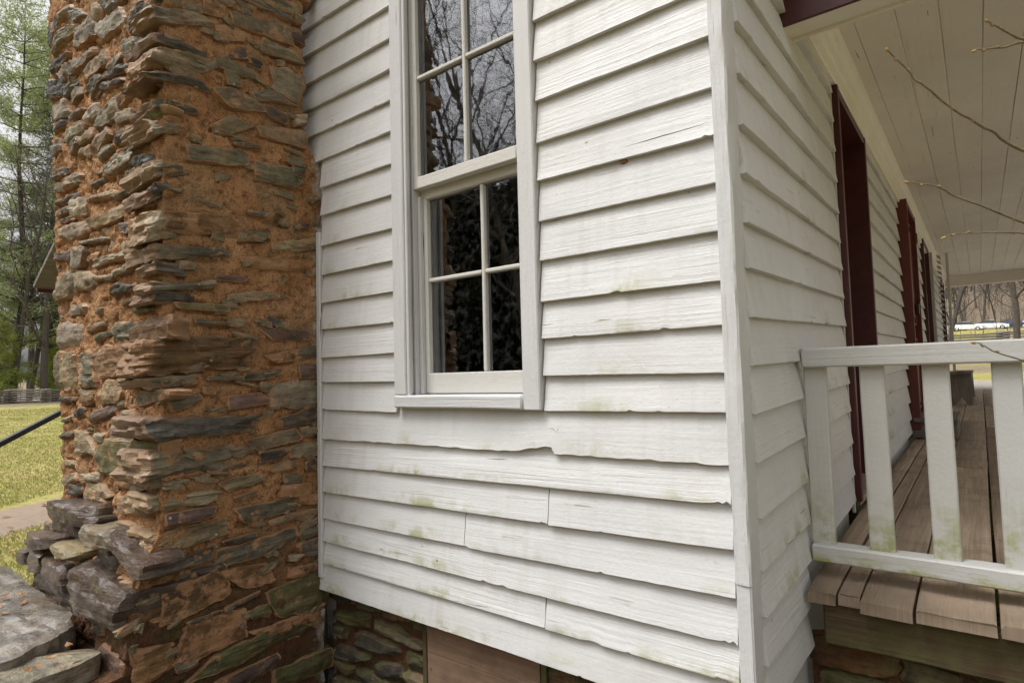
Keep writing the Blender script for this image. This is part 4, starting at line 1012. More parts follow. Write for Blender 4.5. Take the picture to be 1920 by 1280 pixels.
def build_mortar():
    zs = np.arange(-.9, 4.6, .0085); zs = np.concatenate([np.arange(-.9, -.3, .03), np.arange(-.3, 2.75, .0085), np.arange(2.75, 4.6, .05)])
    nl, nf, nr = 24, 170, 96
    rows = []; nrmx = []; nrmy = []
    for z in zs:
        xl = float(left_x(z)); yf = float(front_y(z)); yb = -.085 if z > 1.86 else .004
        yb = float(np.interp(z, [1.78, 1.90], [.004, -.085]))
        P = [(xl, yb + (yf - yb) * i / nl) for i in range(nl)] + [(xl + (XR - xl) * i / nf, yf) for i in range(nf)] + [(XR, yf + (yb - yf) * i / nr) for i in range(nr + 1)]
        rows.append(P)
    P = np.array(rows); m = P.shape[1]
    N = np.zeros_like(P); N[:, :nl] = (-1, 0); N[:, nl:nl + nf] = (0, -1); N[:, nl + nf:] = (1, 0)
    for wdt in range(3):   # round the arrises
        N = (N + np.roll(N, 1, 1) + np.roll(N, -1, 1)) / 3
    N[:, 0] = (-1, 0); N[:, -1] = (1, 0)
    Z = np.repeat(zs[:, None], m, 1)
    Q = np.stack([P[..., 0].ravel(), P[..., 1].ravel(), Z.ravel()], 1)
    fr_ = np.zeros_like(Z); fr_[:, nl - 2:nl + nf] = 1; fr_ = fr_.ravel()
    hb = .010 * fbm(Q * 7, 3, 21) + (.0075 + .010 * fr_) * fbm(Q * 26, 3, 22) + (.0045 + .004 * fr_) * fbm(Q * 85, 2, 23)
    hole = np.clip(vn(Q * np.array([15, 15, 24]), 31) - .66, 0, 1) * -.11
    side = np.zeros_like(Z); side[:, nl:nl + nf] = -.007; side[:, nl + nf:] = -.003
    h = hb + hole + side.ravel()
    rg_ = random.Random(3); isR = np.zeros(Z.shape, bool); isR[:, nl + nf:] = True; isR = isR.ravel(); isF = fr_ > 0
    for S in STONES:   # the clay has washed out along the stones, deepest right under them
        q = np.array(S[3:]).reshape(4, 2); msk = isR if S[0] == 'R' else isF; uu = Q[:, 1] if S[0] == 'R' else Q[:, 0]; vv = Q[:, 2]
        ii = np.nonzero(msk & (uu > q[:, 0].min() - .01) & (uu < q[:, 0].max() + .01) & (vv < q[:, 1].max() + .02) & (vv > q[:, 1].min() - .04))[0]
        if not len(ii): continue
        bl, br = q[3], q[2]; tl_, tr_ = q[0], q[1]
        zb = bl[1] + (br[1] - bl[1]) * np.clip((uu[ii] - bl[0]) / (br[0] - bl[0] + 1e-6), 0, 1); zt = tl_[1] + (tr_[1] - tl_[1]) * np.clip((uu[ii] - tl_[0]) / (tr_[0] - tl_[0] + 1e-6), 0, 1)
        dn = zb - vv[ii]; up_ = vv[ii] - zt; k_ = rg_.uniform(.25, 1.)
        h[ii] -= .022 * k_ * np.exp(-((dn - .006) / .009) ** 2) * (.5 + .5 * (vn(Q[ii] * 18, 61) > -.2)) + .008 * k_ * np.exp(-(up_ / .007) ** 2)
    Vv = Q + np.c_[N[..., 0].ravel() * h, N[..., 1].ravel() * h, np.zeros(len(h))]
    # corners are worn back a little
    F = [(i * m + j, i * m + j + 1, (i + 1) * m + j + 1, (i + 1) * m + j) for i in range(len(zs) - 1) for j in range(m - 1)]
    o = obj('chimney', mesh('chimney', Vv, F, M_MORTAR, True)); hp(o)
    o['label'] = 'orange clay mortared fieldstone chimney on a stepped stone base'
    return o
chimney = build_mortar()
random.seed(77)
for i, S in enumerate(STONES):
    f, c, pr_, quad = S[0], S[1], S[2], S[3:]
    corner = c.endswith('c'); k = c[0]; zmid = (quad[1] + quad[5]) / 2
    q = np.array(quad).reshape(4, 2)
    mo = {'m': .46, 'g': .22, 'd': .18, 't': .12}.get(k, .05) + (.15 if zmid < .0 else 0)
    if f == 'R':
        cl = {'b': .62, 't': .42}.get(k, .34) if not corner else .22
        if corner:
            q[[0, 3], 0] -= .002 + .010 * random.random()
            stone('R', XR, q, pr_ * .0050 + .002, random.uniform(.10, .30), k, chimney, i * 1.37 + .5, kpow=12., grow=1.14, flat=1.2, wet=.2, moss=mo, clay=cl, lay=1.5, amp=1.15)
        else:
            stone('R', XR, q, pr_ * .006 + .003, .06, k, chimney, i * 1.37 + .5, kpow=14., grow=1.24, flat=1.6, wet=.2, moss=mo, clay=cl, lay=1.1 if k in 'gd' else .6)
    else:
        stone('F', float(front_y(zmid)) - .002, q, pr_ * .0034 + .001, .07, k, chimney, i * 1.37 + .5, kpow=random.choice((5, 8, 14)), grow=random.uniform(1.16, 1.36), flat=1.0, wet=.15, moss=mo, clay=random.choice((.2, .3, .45)), lay=.9 if k in 'gd' else .5, amp=1.15)
# stepped base courses
for i, L in enumerate([('k', -.85, .30, -2.383, .085, -1.899, .041, -1.904, -.098, -2.306, -.081), ('t', -.86, .20, -2.550, .129, -2.361, .109, -2.378, .070, -2.547, .084),
        ('k', -.85, .25, -3.110, .090, -2.611, .141, -2.600, .069, -3.070, .037), ('k', -.83, .10, -2.993, .020, -2.822, .033, -2.816, -.054, -2.986, -.070),
        ('k', -.83, .10, -2.790, .029, -2.501, .033, -2.482, -.066, -2.753, -.065), ('k', -.83, .10, -3.196, .004, -3.018, .011, -3.013, -.050, -3.154, -.060),
        ('k', -.80, .20, -2.865, .260, -2.375, .275, -2.359, .203, -2.844, .182), ('k', -.79, .20, -2.592, .233, -2.316, .238, -2.343, .182, -2.575, .173),
        ('p', -.81, .16, -2.388, .218, -2.107, .219, -2.051, .150, -2.274, .139), ('k', -.79, .16, -2.159, .224, -1.835, .142, -1.834, .084, -2.113, .132),
        ('k', -.77, .12, -2.90, .20, -2.55, .19, -2.5, .11, -2.9, .10), ('k', -.81, .1, -2.95, -.06, -2.45, -.05, -2.4, -.16, -2.95, -.16), ('k', -.76, .1, -2.30, .14, -2.12, .13, -2.1, .05, -2.35, .05)]):
    stone('F', L[1], L[3:], .0, L[2], L[0] if L[0] != 'p' else 'p', chimney, 400 + i * 2.3, kpow=16., moss=.10, clay=.02, wet=.75 if L[0] == 'k' else .5, amp=.75, lay=.9, facets=8)
stone('T', -.105, (-3.55, -.80, -2.22, -.83, -2.03, -1.13, -3.4, -1.75), .0, .09, 'p', chimney, 450.3, kpow=9, moss=.0, clay=.05, wet=1.2, amp=.9, res=1.0, lay=.8).color = (.19, .172, .155, 1)
stone('T', -.150, (-2.20, -.80, -1.99, -.84, -1.83, -1.62, -2.15, -1.62), .0, .10, 'p', chimney, 455.9, kpow=9, moss=.18, clay=.0, wet=.55, amp=.7, res=1.3, lay=.6).color = (.23, .21, .16, 1)
stone('T', -.26, (-2.05, -.90, -1.87, -.90, -1.83, -1.5, -2.0, -1.6), .0, .2, 'k', chimney, 457.1, moss=.3, wet=.5)
stone('T', -.20, (-4.6, -.95, -3.5, -.75, -3.4, -1.5, -4.6, -1.7), .0, .30, 'k', chimney, 459.1, moss=.1, wet=.8, res=2.).color = (.22, .20, .19, 1)
# small chinking fragments pressed into the clay: too small to pick apart, one part
def chinking():
    rg = np.random.RandomState(5); Vs = []; Fs = []; n = 0
    U, Fq = lattice(3, 2, 2); c = U * 2 - 1; r = (np.abs(c) ** 5).sum(1) ** .2; c = c / r[:, None]
    for i in range(260):
        right = rg.rand() < .45
        z = rg.uniform(-.3, 2.75); a = rg.uniform(.012, .045) * (1.2 if right else .9); b = rg.uniform(.008, .020); d = rg.uniform(.008, .022)
        tl = rg.normal(0, .25); ca, sa = math.cos(tl), math.sin(tl)
        p = c * np.array([a, b, d]) * (1 + .35 * rg.randn(len(c), 1) * .5)
        u = p[:, 0] * ca - p[:, 1] * sa; v = p[:, 0] * sa + p[:, 1] * ca
        if right:
            y = rg.uniform(float(front_y(z)), -.12 if z > 1.8 else -.02); V = np.c_[XR - .006 + p[:, 2], y + u, z + v]
        else:
            x = rg.uniform(float(left_x(z)), XR); V = np.c_[x + u, float(front_y(z)) + .020 - p[:, 2], z + v]
        Vs.append(V); Fs += [tuple(k + n for k in f) for f in Fq]; n += len(V)
    o = obj('chinking', mesh('chinking', np.concatenate(Vs), Fs, M_STONE, False, None, {'edge': ('FLOAT', np.zeros(n))}), chimney)
    o.color = (.2, .165, .11, 1); o['moss'] = .1; o['clay'] = .45; o['wet'] = 0.; o['kind'] = 'stuff'
chinking()

# ---------------------------------------------------------------- foundations
def backing(name, x0, x1, yf, z0, z1, axis):
    us = np.arange(x0, x1, .02); zs = np.arange(z0, z1, .02); Ug, Zg = np.meshgrid(us, zs); Q = np.c_[Ug.ravel(), np.full(Ug.size, yf), Zg.ravel()]
    h = .018 * fbm(Q * 8, 3, 41) + .008 * fbm(Q * 30, 2, 42); V = Q.copy(); V[:, 1] -= h; m = len(us)
    F = [(i * m + j, i * m + j + 1, (i + 1) * m + j + 1, (i + 1) * m + j) for i in range(len(zs) - 1) for j in range(m - 1)]
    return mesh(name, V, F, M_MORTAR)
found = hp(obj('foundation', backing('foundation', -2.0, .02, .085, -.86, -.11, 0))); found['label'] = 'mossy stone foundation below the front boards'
random.seed(31); s = 0
def rowstones(x0, x1, z0, z1, yf, parent, cols, sd, skip=None, hmin=.05, hmax=.09):
    z = z1; n = 0
    while z > z0:
        h = random.uniform(hmin, hmax); x = x0 + random.uniform(-.05, 0)
        while x < x1:
            w = random.uniform(.12, .34)
            if not (skip and skip[0] - w < x < skip[1]):
                j = [random.uniform(-.012, .012) for _ in range(8)]; tlt = random.uniform(-.02, .02)
                quad = (x + j[0], z + j[1] + tlt, x + w + j[2], z + j[3] - tlt, x + w + j[4], z - h + j[5], x + j[6], z - h + j[7])
                stone('F', yf, quad, random.uniform(.012, .035), .06, random.choice(cols), parent, sd + n * 1.91, kpow=random.choice((5, 7)), moss=random.uniform(.48, .72), clay=.18, amp=1.1, res=1.3); n += 1
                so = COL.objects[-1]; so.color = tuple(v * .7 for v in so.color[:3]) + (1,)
            x += w + random.uniform(.012, .04)
        z -= h + random.uniform(.008, .022)
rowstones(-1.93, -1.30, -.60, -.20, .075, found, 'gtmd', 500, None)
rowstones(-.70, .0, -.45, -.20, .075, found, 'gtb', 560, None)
plank('access_panel', found, (-1.005, .055, -.42), (.545, .022, .56), 0, M_PANEL, .002, .001)
for xx in (-1.292, -.716): plank('panel_post', found, (xx, .062, -.42), (.022, .04, .58), 2, M_JOIST, .002)
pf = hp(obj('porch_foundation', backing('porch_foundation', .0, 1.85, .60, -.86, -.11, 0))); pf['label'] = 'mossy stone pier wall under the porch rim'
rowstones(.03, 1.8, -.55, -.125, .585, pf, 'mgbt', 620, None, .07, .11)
# ledge of broad stones carrying the rim
# ---------------------------------------------------------------- small things on and by the house
rs = random.Random(2); q, F = lattice(6, 5, 5, False); c = q * 2 - 1; c /= (np.abs(c) ** 2.4).sum(1)[:, None] ** (1 / 2.4)
c = c * np.array([.012, .007, .007]) * (1 + .25 * fbm(c * 3, 3, 8))[:, None]
nest = obj('mud_nest', mesh('mud_nest', c, F, mat_simple('dried_mud', (.28, .15, .07), .9, .3, 60., .003))); nest.location = (-.318, -.014, 1.404)
tag(nest, 'small brown mud nest stuck under a clapboard lip right of the window', 'nest')
st = empty('door_step', (.16, 4.9, .10)); tag(st, 'old wooden box step in front of the red brown porch door', 'step')
o_ = float(zo(4.9)); bz = .052 + o_ - .10
def loc(o): return o
plank('tread', st, (.02, 0, bz + .155), (.30, .94, .035), 1, M_GREYW, .004, .002)
plank('riser', st, (.15, 0, bz + .07), (.025, .86, .135), 1, M_GREYW, .003, .001)
for yy in (-.42, .42): plank('side_board', st, (-.005, yy, bz + .07), (.28, .025, .135), 0, M_GREYW, .003, .001)
be = empty('wooden_bench', (.27, 9.0, .05)); tag(be, 'rough grey plank bench with notched board legs against the porch wall', 'bench')
bo = .052 + float(zo(8.5)) - .05
plank('seat', be, (.0, .55, bo + .44), (.26, 2.3, .04), 1, M_GREYW, .005, .003)
for yy in (-.40, 1.5):
    z0 = bo + float(zo(9 + yy)) - float(zo(8.5))
    out = [(-.12, .42), (.12, .42), (.13, .0), (.07, .0), (.0, .11), (-.07, .0), (-.13, .0)]
    V = [(a, yy - .018, z0 + b) for a, b in out] + [(a, yy + .018, z0 + b) for a, b in out]; n = len(out)
    F = [(0, 1, 4), (1, 2, 3), (1, 3, 4), (0, 4, 5), (0, 5, 6)]; F = [f[::-1] for f in F] + [tuple(k + n for k in f) for f in F] + [(i, (i + 1) % n, n + (i + 1) % n, n + i) for i in range(n)]
    obj('leg', mesh('leg', V, F, M_GREYW, False, None, {'gr': ('FLOAT_VECTOR', [(v[2], v[0], 2.) for v in V])}), be)
for xx in (-.105, .105): plank('apron', be, (xx, .55, bo + .355), (.022, 1.86, .11), 1, M_GREYW, .003, .002)
# iron handrail of the steps behind the chimney
hr = empty('iron_handrail', (-4.3, -.5, -.85)); tag(hr, 'sloping black iron handrail behind the left edge of the chimney', 'handrail')
p0 = np.array([-4.35, -1.05, .2]) ; p1 = np.array([-4.35, .25, .94])
hm = MB(); hd = (p1 - p0); hl = np.linalg.norm(hd); ang = math.atan2(hd[2], hd[1])
hm.box((p0 + p1) / 2 - np.array([-4.3, -.5, -.85]), (.045, hl, .034), 1, .004, np.array(Matrix.Rotation(ang, 3, 'X'))); hm.build('rail_bar', M_IRON, hr)
for t in (.04, .96):
    p = p0 + hd * t; zb_ = -.82
    MB().box(((p[0] + 4.3), p[1] + .5, (p[2] + zb_) / 2 + .85), (.03, .03, p[2] - zb_), 2, .003).build('post', M_IRON, hr)
# side porch roof peeping past the chimney: shingles on a red soffit
sp = MB(); sp.box((-4.5, .62, 1.66), (1.5, 2.2, .03), 0, .003, np.array(Matrix.Rotation(.0, 3, 'X')))
ex, ey, ez = -5.05, -.30, 1.56
side = MB(); RY = np.array(Matrix.Rotation(math.radians(-28), 3, 'Y'))
side.box((ex + .50, .55, ez + .27), (1.25, 1.75, .03), 1, .003, RY)
sroof = hp(side.build('side_porch_roof', M_GREYW)); sroof['label'] = 'small shingled side porch roof with red soffit behind the chimney'
for r_ in range(6):
    for q_ in range(9):
        t = -.60 + r_ * .20; yy = -.30 + q_ * .19 + (r_ % 2) * .08
        c = np.array([ex + .50, .55, ez + .27]) + RY @ np.array([t + .1, yy - .42, .030 + .004 * random.random()])
        plank('shingle', sroof, c, (.26, .18 + random.uniform(-.01, .0), .012), 0, M_ROOF, .002, 0, RY @ np.array(Matrix.Rotation(-.03, 3, 'Y')))
plank('fascia', sroof, (ex + .50 - .56, .55, ez - .02), (.03, 1.7, .09), 1, M_RED, .003)

# ---------------------------------------------------------------- fences
def worm_fence(pts, rails, label, zf=ground_h):
    base = np.array(pts[0]); fe = empty('split_rail_fence', (base[0], base[1], float(ground_h(*base)))); tag(fe, label, 'fence')
    z00 = float(ground_h(*base)); rg = random.Random(len(pts) * 7 + rails)
    V0 = None
    for i in range(len(pts) - 1):
        a = np.array(pts[i]); b = np.array(pts[i + 1]); d = (b - a) / np.linalg.norm(b - a)
        for r in range(rails):
            z = .10 + (r + (i % 2) * .5) * .155
            A = a - d * .35; B = b + d * .35
            za, zb_ = float(ground_h(*a)), float(ground_h(*b))
            k = 5; P = [np.array([*(A + (B - A) * t / k), za + (zb_ - za) * t / k + z + rg.uniform(-.02, .02)]) - np.array([base[0], base[1], z00]) for t in range(k + 1)]
            MB().tube(P, [rg.uniform(.05, .075) for _ in P], 5).build('rail', M_GREYW, fe)
    return fe
zz = []
for i in range(10):
    az = math.radians(1.5 + i * 2.1); d = 53 + (i % 2) * 1.3
    zz.append((.5 - d * math.cos(az), -1.64 + d * math.sin(az)))
worm_fence(zz, 6, 'grey split rail fence across the far lawn left of the chimney')
worm_fence([(-7 + i * 2.9, 46 + (i % 2) * 1.2) for i in range(8)], 4, 'dark split rail fence beyond the far end of the porch')

# ---------------------------------------------------------------- cars on the far parking ground
def loft(secs):
    V = []; F = []; m = len(secs[0])
    for s_ in secs: V += s_
    for i in range(len(secs) - 1):
        for j in range(m): F.append((i * m + j, i * m + (j + 1) % m, (i + 1) * m + (j + 1) % m, (i + 1) * m + j))
    F.append(tuple(range(m))[::-1]); F.append(tuple((len(secs) - 1) * m + j for j in range(m)))
    return V, F
def make_car(paint):
    root = empty('parked_car')
    secs = []
    for (y, zb, zt, w) in ((-2.2, .35, .62, .72), (-2.1, .26, .78, .84), (-1.2, .24, .92, .89), (-.9, .24, .95, .9), (1.5, .24, .98, .9), (2.05, .26, .92, .86), (2.2, .36, .80, .76)):
        secs.append([(-w, y, zb), (w, y, zb), (w + .03, y, (zb + zt) / 2), (w * .95, y, zt), (-w * .95, y, zt), (-w - .03, y, (zb + zt) / 2)])
    V, F = loft(secs); obj('body', mesh('body', V, F, paint, True, 40), root)
    secs = []
    for (y, zt, w) in ((-1.0, .95, .84), (-.35, 1.42, .70), (.9, 1.46, .70), (1.75, 1.0, .82)):
        secs.append([(-.85, y, .93), (.85, y, .93), (w, y, zt), (-w, y, zt)])
    V, F = loft(secs); obj('cabin_glass', mesh('cabin_glass', V, F, M_CARGL, True, 40), root)
    rf = MB().box((0, .28, 1.455), (1.36, 1.35, .04), 1, .015); rf.build('roof_panel', paint, root)
    for sx in (-1, 1):
        for sy in (-1.35, 1.35):
            wm = MB().tube([(sx * .72, sy, .32), (sx * .92, sy, .32)], .32, 14); wh = wm.build('wheel', M_IRON, root)
            MB().tube([(sx * .915, sy, .32), (sx * .93, sy, .32)], .19, 10).build('rim', M_RIM, wh)
        MB().box((sx * .62, -2.17, .66), (.30, .06, .12), 0, .02).build('headlight', M_RIM, root)
    return root
M_CARGL = mat_simple('car_glass', (.02, .025, .03), .1, .1, 3.); M_RIM = mat_simple('alloy', (.5, .5, .52), .35, .1, 5.)
cars = [('white', (.78, .78, .78), -6.6), ('silver', (.45, .46, .48), -3.6), ('white', (.80, .80, .79), -.8), ('white', (.76, .77, .78), 2.2), ('dark blue', (.03, .04, .09), 5.0), ('white', (.8, .8, .8), 7.9)]
where = ['nearest the porch wall end', 'second from the porch wall end', 'beyond the middle of the far opening', 'right of the middle of the far opening', 'between two white cars', 'farthest right in the row']
for (nm, pc, xx), wh_ in zip(cars, where):
    c_ = make_car(mat_simple(nm.replace(' ', '_') + '_car_paint', pc, .25, .03, 2.)); c_.location = (xx, 119.5, float(ground_h(xx, 119.5)) - .02); c_.rotation_euler = (0.03, 0, math.radians(random.uniform(70, 110)))
    tag(c_, nm + ' car parked in the far row, ' + wh_, 'car', 'cars parked beyond the field')

# ---------------------------------------------------------------- trees
def grow(seed, H, r0, levels, up, spread, nb, droop=0., first=.35):
    """segments of a bare tree: list of (points, radii, level)"""
    rg = random.Random(seed); out = []
    def br(p, d, L, r, lv):
        n = 5 if lv < 2 else 4 if lv < 3 else 3; pts = [p]; dd = d.copy()
        for i in range(n):
            dd = dd + np.array([rg.gauss(0, 1), rg.gauss(0, 1), rg.gauss(0, .6)]) * (.10 + .07 * lv) + np.array([0, 0, up - droop * lv])
            dd /= np.linalg.norm(dd); p = p + dd * L / n; pts.append(p)
        tip = .25 if lv == 0 else .3
        rad = [r * (1 - (1 - tip) * i / n) for i in range(n + 1)]
        out.append((pts, rad, lv))
        if lv >= levels: return
        for k in range(nb[lv]):
            t = first + (1 - first) * (k + rg.random()) / nb[lv] if lv == 0 else .2 + .8 * (k + rg.random()) / nb[lv]
            t = min(t, .999); i = min(n - 1, int(t * n)); f = t * n - i
            q = pts[i] * (1 - f) + pts[i + 1] * f; a = rg.uniform(0, 6.283)
            ax = pts[i + 1] - pts[i]; ax /= np.linalg.norm(ax)
            u = np.cross(ax, [.3, .5, .8]); u /= np.linalg.norm(u); v = np.cross(ax, u)
            s_ = rg.uniform(*spread); d2 = ax * math.cos(s_) + (u * math.cos(a) + v * math.sin(a)) * math.sin(s_)
            br(q, d2, L * rg.uniform(.38, .62) * (1.15 - .5 * t if lv == 0 else 1), max(rad[i] * rg.uniform(.34, .52), .0035), lv + 1)
    br(np.zeros(3), np.array([0, 0, 1.]), H, r0, 0)
    return out
def tubes(segs, sides):
    Vs = []; Fs = []; n = 0
    for pts, rad, lv in segs:
        P = np.array(pts); k = sides(lv); tg = np.gradient(P, axis=0); tg /= np.linalg.norm(tg, axis=1)[:, None] + 1e-9
        ref = np.array([.31, .95, .1]); U = np.cross(tg, ref); U /= np.linalg.norm(U, axis=1)[:, None] + 1e-9; W = np.cross(tg, U); th = np.arange(k) * 2 * np.pi / k
        R = np.array(rad)[:, None, None]; V = P[:, None] + R * (np.cos(th)[None, :, None] * U[:, None] + np.sin(th)[None, :, None] * W[:, None])
        V = V.reshape(-1, 3); m = len(P)
        Fs += [(n + i * k + j, n + i * k + (j + 1) % k, n + (i + 1) * k + (j + 1) % k, n + (i + 1) * k + j) for i in range(m - 1) for j in range(k)]
        Vs.append(V); n += len(V)
    return np.concatenate(Vs), Fs
def bare_tree(seed, H, r0, mat, nb=(11, 6, 4, 3), levels=3, spread=(.6, 1.15), first=.3, up=.05):
    sg = grow(seed, H, r0, levels, up, spread, nb, 0., first); root = empty('bare_tree')
    V, F = tubes([s_ for s_ in sg if s_[2] < 2], lambda l: 8 if l == 0 else 5); obj('trunk', mesh('trunk', V, F, mat), root)
    V, F = tubes([s_ for s_ in sg if s_[2] >= 2], lambda l: 3); obj('crown', mesh('crown', V, F, mat), root)
    return root
protos = [bare_tree(3, 15, .20, M_BARK, (14, 8, 6, 5), 4, first=.22), bare_tree(8, 13, .17, M_BARKD, (12, 7, 5, 3), 4, (.5, 1.0), .25), bare_tree(15, 17, .23, M_BARK, (15, 8, 6, 4), 4, (.7, 1.25), .18)]
used = [False] * 3
def put_bare(kind, x, y, s_, rz, label, group=None, sink=.05):
    if used[kind]: t = copy_tree(protos[kind])
    else: t = protos[kind]; used[kind] = True
    t.location = (x, y, float(ground_h(x, y)) - sink); t.scale = (s_, s_, s_); t.rotation_euler = (0, 0, rz)
    if 'group' in t: del t['group']
    tag(t, label, 'tree', group); return t
rg = random.Random(6)
# the wood behind the photographer, which the panes mirror
for i in range(8):
    az = math.radians(rg.uniform(40, 58)); d = 19 + i * 2.3 + rg.uniform(-1, 1)
    put_bare(i % 3, -1 - d * math.cos(az), -d * math.sin(az), rg.uniform(.85, 1.15), rg.uniform(0, 6), 'leafless tree mirrored in the upper window panes', 'leafless trees mirrored in the window')
# beyond the far end of the porch
far = [(1, -.6, 27, .55, 'crooked dark bare tree just past the porch wall end'), (0, 1.9, 36, .75, 'grey bare tree at the far right behind the railing'), (2, -3.4, 40, .8, 'broad bare tree behind the end of the porch wall'), (1, 5.2, 52, .9, 'slim dark bare tree past the fence on the right')]
for k_, x_, y_, s_, lb in far: put_bare(k_, x_, y_, s_, rg.uniform(0, 6), lb)
for i in range(44):
    y_ = rg.uniform(124, 180); x_ = rg.uniform(-20, 24)
    put_bare(i % 3, x_, y_, rg.uniform(.8, 1.2), rg.uniform(0, 6), 'leafless tree in the far wood on the slope above the parked cars', 'leafless trees on the far slope')
# brushy wood on the slope, one mass
def brush(name, n, xr, yr, lab, seed, hh=(3, 9)):
    rb = random.Random(seed); Vs = []; Fs = []; nn = 0
    base = [tubes(grow(50 + s_, 10, .07, 2, .08, (.4, .9), (9, 4), 0., .1), lambda l: 3) for s_ in range(4)]
    for i in range(n):
        V, F = base[i % 4]; x_ = rb.uniform(*xr); y_ = rb.uniform(*yr); s_ = rb.uniform(*hh) / 10; a = rb.uniform(0, 6.28); ca, sa = math.cos(a) * s_, math.sin(a) * s_
        W = np.c_[V[:, 0] * ca - V[:, 1] * sa + x_, V[:, 0] * sa + V[:, 1] * ca + y_, V[:, 2] * s_ + float(ground_h(x_, y_)) - .1]
        Vs.append(W); Fs += [tuple(k + nn for k in f) for f in F]; nn += len(W)
    o = obj(name, mesh(name, np.concatenate(Vs), Fs, M_BARK)); tag(o, lab, 'woods', None, 'stuff')
brush('far_woods', 420, (-24, 28), (124, 200), 'brown leafless brushwood covering the far slope', 3)
brush('near_brush', 40, (-5, 9), (47, 62), 'thin leafless brush along the far fence', 4, (1.5, 4))
brush('mirrored_brush', 150, (-46, -4), (-48, -14), 'leafless undergrowth mirrored in the window', 9, (2, 7))
# pines left of the chimney
M_PINE = mat_leaf('pine_needles', (.25, .31, .12), (.42, .46, .21), .4)
M_PINED = mat_leaf('dark_needles', (.028, .043, .018), (.042, .060, .024), .1)
def pine(seed, H, r0, leafmat, cb=.15, dens=1.0, Lb=.26, name='pine_tree', nw=.020, nl=1.):
    rg_ = random.Random(seed); rn = np.random.RandomState(seed); root = empty(name); segs = []; tips = []
    P = [np.array([.12 * math.sin(i * .9 + seed), .1 * math.cos(i * 1.3), H * i / 9]) for i in range(10)]; segs.append((P, [r0 * max(.02, 1 - 1.02 * i / 9) for i in range(10)], 0))
    z = H * cb
    while z < H * .985:
        f = z / H; nbr = rg_.randint(3, 5); L = H * Lb * (1.05 - f) ** .8 * rg_.uniform(.7, 1.1) + .3; a0 = rg_.uniform(0, 6.28)
        for k in range(nbr):
            if rg_.random() < .12: continue
            a = a0 + k * 6.283 / nbr + rg_.gauss(0, .25); l = L * rg_.uniform(.6, 1.1); i0 = min(8, int(f * 9)); p = P[i0] + (P[i0 + 1] - P[i0]) * (f * 9 - i0)
            d = np.array([math.cos(a), math.sin(a), rg_.uniform(-.12, .28)]); pts = [p]
            for j in range(4):
                d = d + np.array([rg_.gauss(0, .1), rg_.gauss(0, .1), .05]); d /= np.linalg.norm(d); pts.append(pts[-1] + d * l / 4)
            segs.append((pts, [.035 * l / 3 * (1 - .2 * j) + .006 for j in range(5)], 1))
            for j in range(int(l * 7)):
                t = rg_.uniform(.3, 1.02) * 4; i = min(3, int(t)); q = pts[i] + (pts[i + 1] - pts[i]) * (t - i)
                tips.append((q + rn.normal(0, .16 + .05 * l, 3) * np.array([1, 1, .45]), d))
        z += H * rg_.uniform(.025, .05)
    V, F = tubes(segs, lambda l: 8 if l == 0 else 4); obj('trunk', mesh('trunk', V, F, M_BARKD), root)
    N = int(30 * dens); Vs = []
    T = np.array([t[0] for t in tips]); Dd = np.array([t[1] for t in tips])
    C = np.repeat(T, N, 0) + rn.normal(0, .13, (len(T) * N, 3)); A = rn.normal(0, 1, (len(C), 3)) + np.repeat(Dd, N, 0) * .9; A /= np.linalg.norm(A, axis=1)[:, None]
    B = np.cross(A, rn.normal(0, 1, A.shape)); B /= np.linalg.norm(B, axis=1)[:, None] + 1e-9
    ln = rn.uniform(.12, .26, (len(C), 1)) * nl; w = nw
    V = np.stack([C - B * w, C + B * w, C + A * ln], 1).reshape(-1, 3); F = np.arange(len(V)).reshape(-1, 3)
    obj('crown', mesh('crown', V, F, leafmat, False), root)
    return root
def pol(az, d): a = math.radians(az); return (.5 - d * math.cos(a), -1.64 + d * math.sin(a))
pa = pine(5, 17, .16, M_PINE, .14, .95, .24); pb = pine(12, 20, .36, M_PINED, .30, .55, .17); M_PINEY = mat_leaf('young_needles', (.28, .36, .07), (.46, .50, .13), .4); pc_ = pine(21, 7, .12, M_PINEY, .10, 1.0, .34)
def put(t, az, d, s_, label, grp=None, first=False):
    t = t if first else copy_tree(t); x_, y_ = pol(az, d); t.location = (x_, y_, float(ground_h(x_, y_)) - .05); t.scale = (s_,) * 3; t.rotation_euler = (0, 0, az * 1.7)
    if 'group' in t: del t['group']
    tag(t, label, 'tree', grp); return t
put(pb, 14.6, 60, 1.30, 'tall dark trunked pine standing behind the lawn fence beside the chimney', first=True)
put(pa, 12.4, 60, 1.95, 'pale green pine in front of the white sky at far left', first=True)
put(pa, 14.3, 64, 2.0, 'pale green pine half hidden by the chimney edge')
put(pc_, 11.3, 58, .95, 'low bright green young pine behind the lawn fence', first=True)
put(pc_, 14.9, 59, .8, 'small green young pine at the chimney edge behind the fence')
for i in range(5):
    put(pb, 8 + i * 2.6, 84 + (i % 2) * 7, 1.1, 'distant dark pine in the row behind the lawn trees', 'distant pines behind the lawn')
for i, (az, d) in enumerate(((13.1, 64), (10.6, 63), (14.0, 57), (12.0, 58))):
    x_, y_ = pol(az, d); put_bare(i % 3, x_, y_, 1.1, i * 2., ['slim bare tree between the pines behind the lawn', 'leafless tree at the left picture edge behind the lawn', 'leafless tree close behind the fence beside the chimney', 'leafless tree standing over the low bright green pine'][i])
for i in range(9):
    put(pb if i % 3 else pa, -16 + i * 2.6, 74 + (i % 3) * 6, 1.1, 'pine in the tree line left of the picture beyond the lawn', 'pines of the tree line left of the picture')
brush('lawn_edge_brush', 60, (-72, -58), (-4, 20), 'thin leafless brush behind the lawn fence', 14, (2, 6))
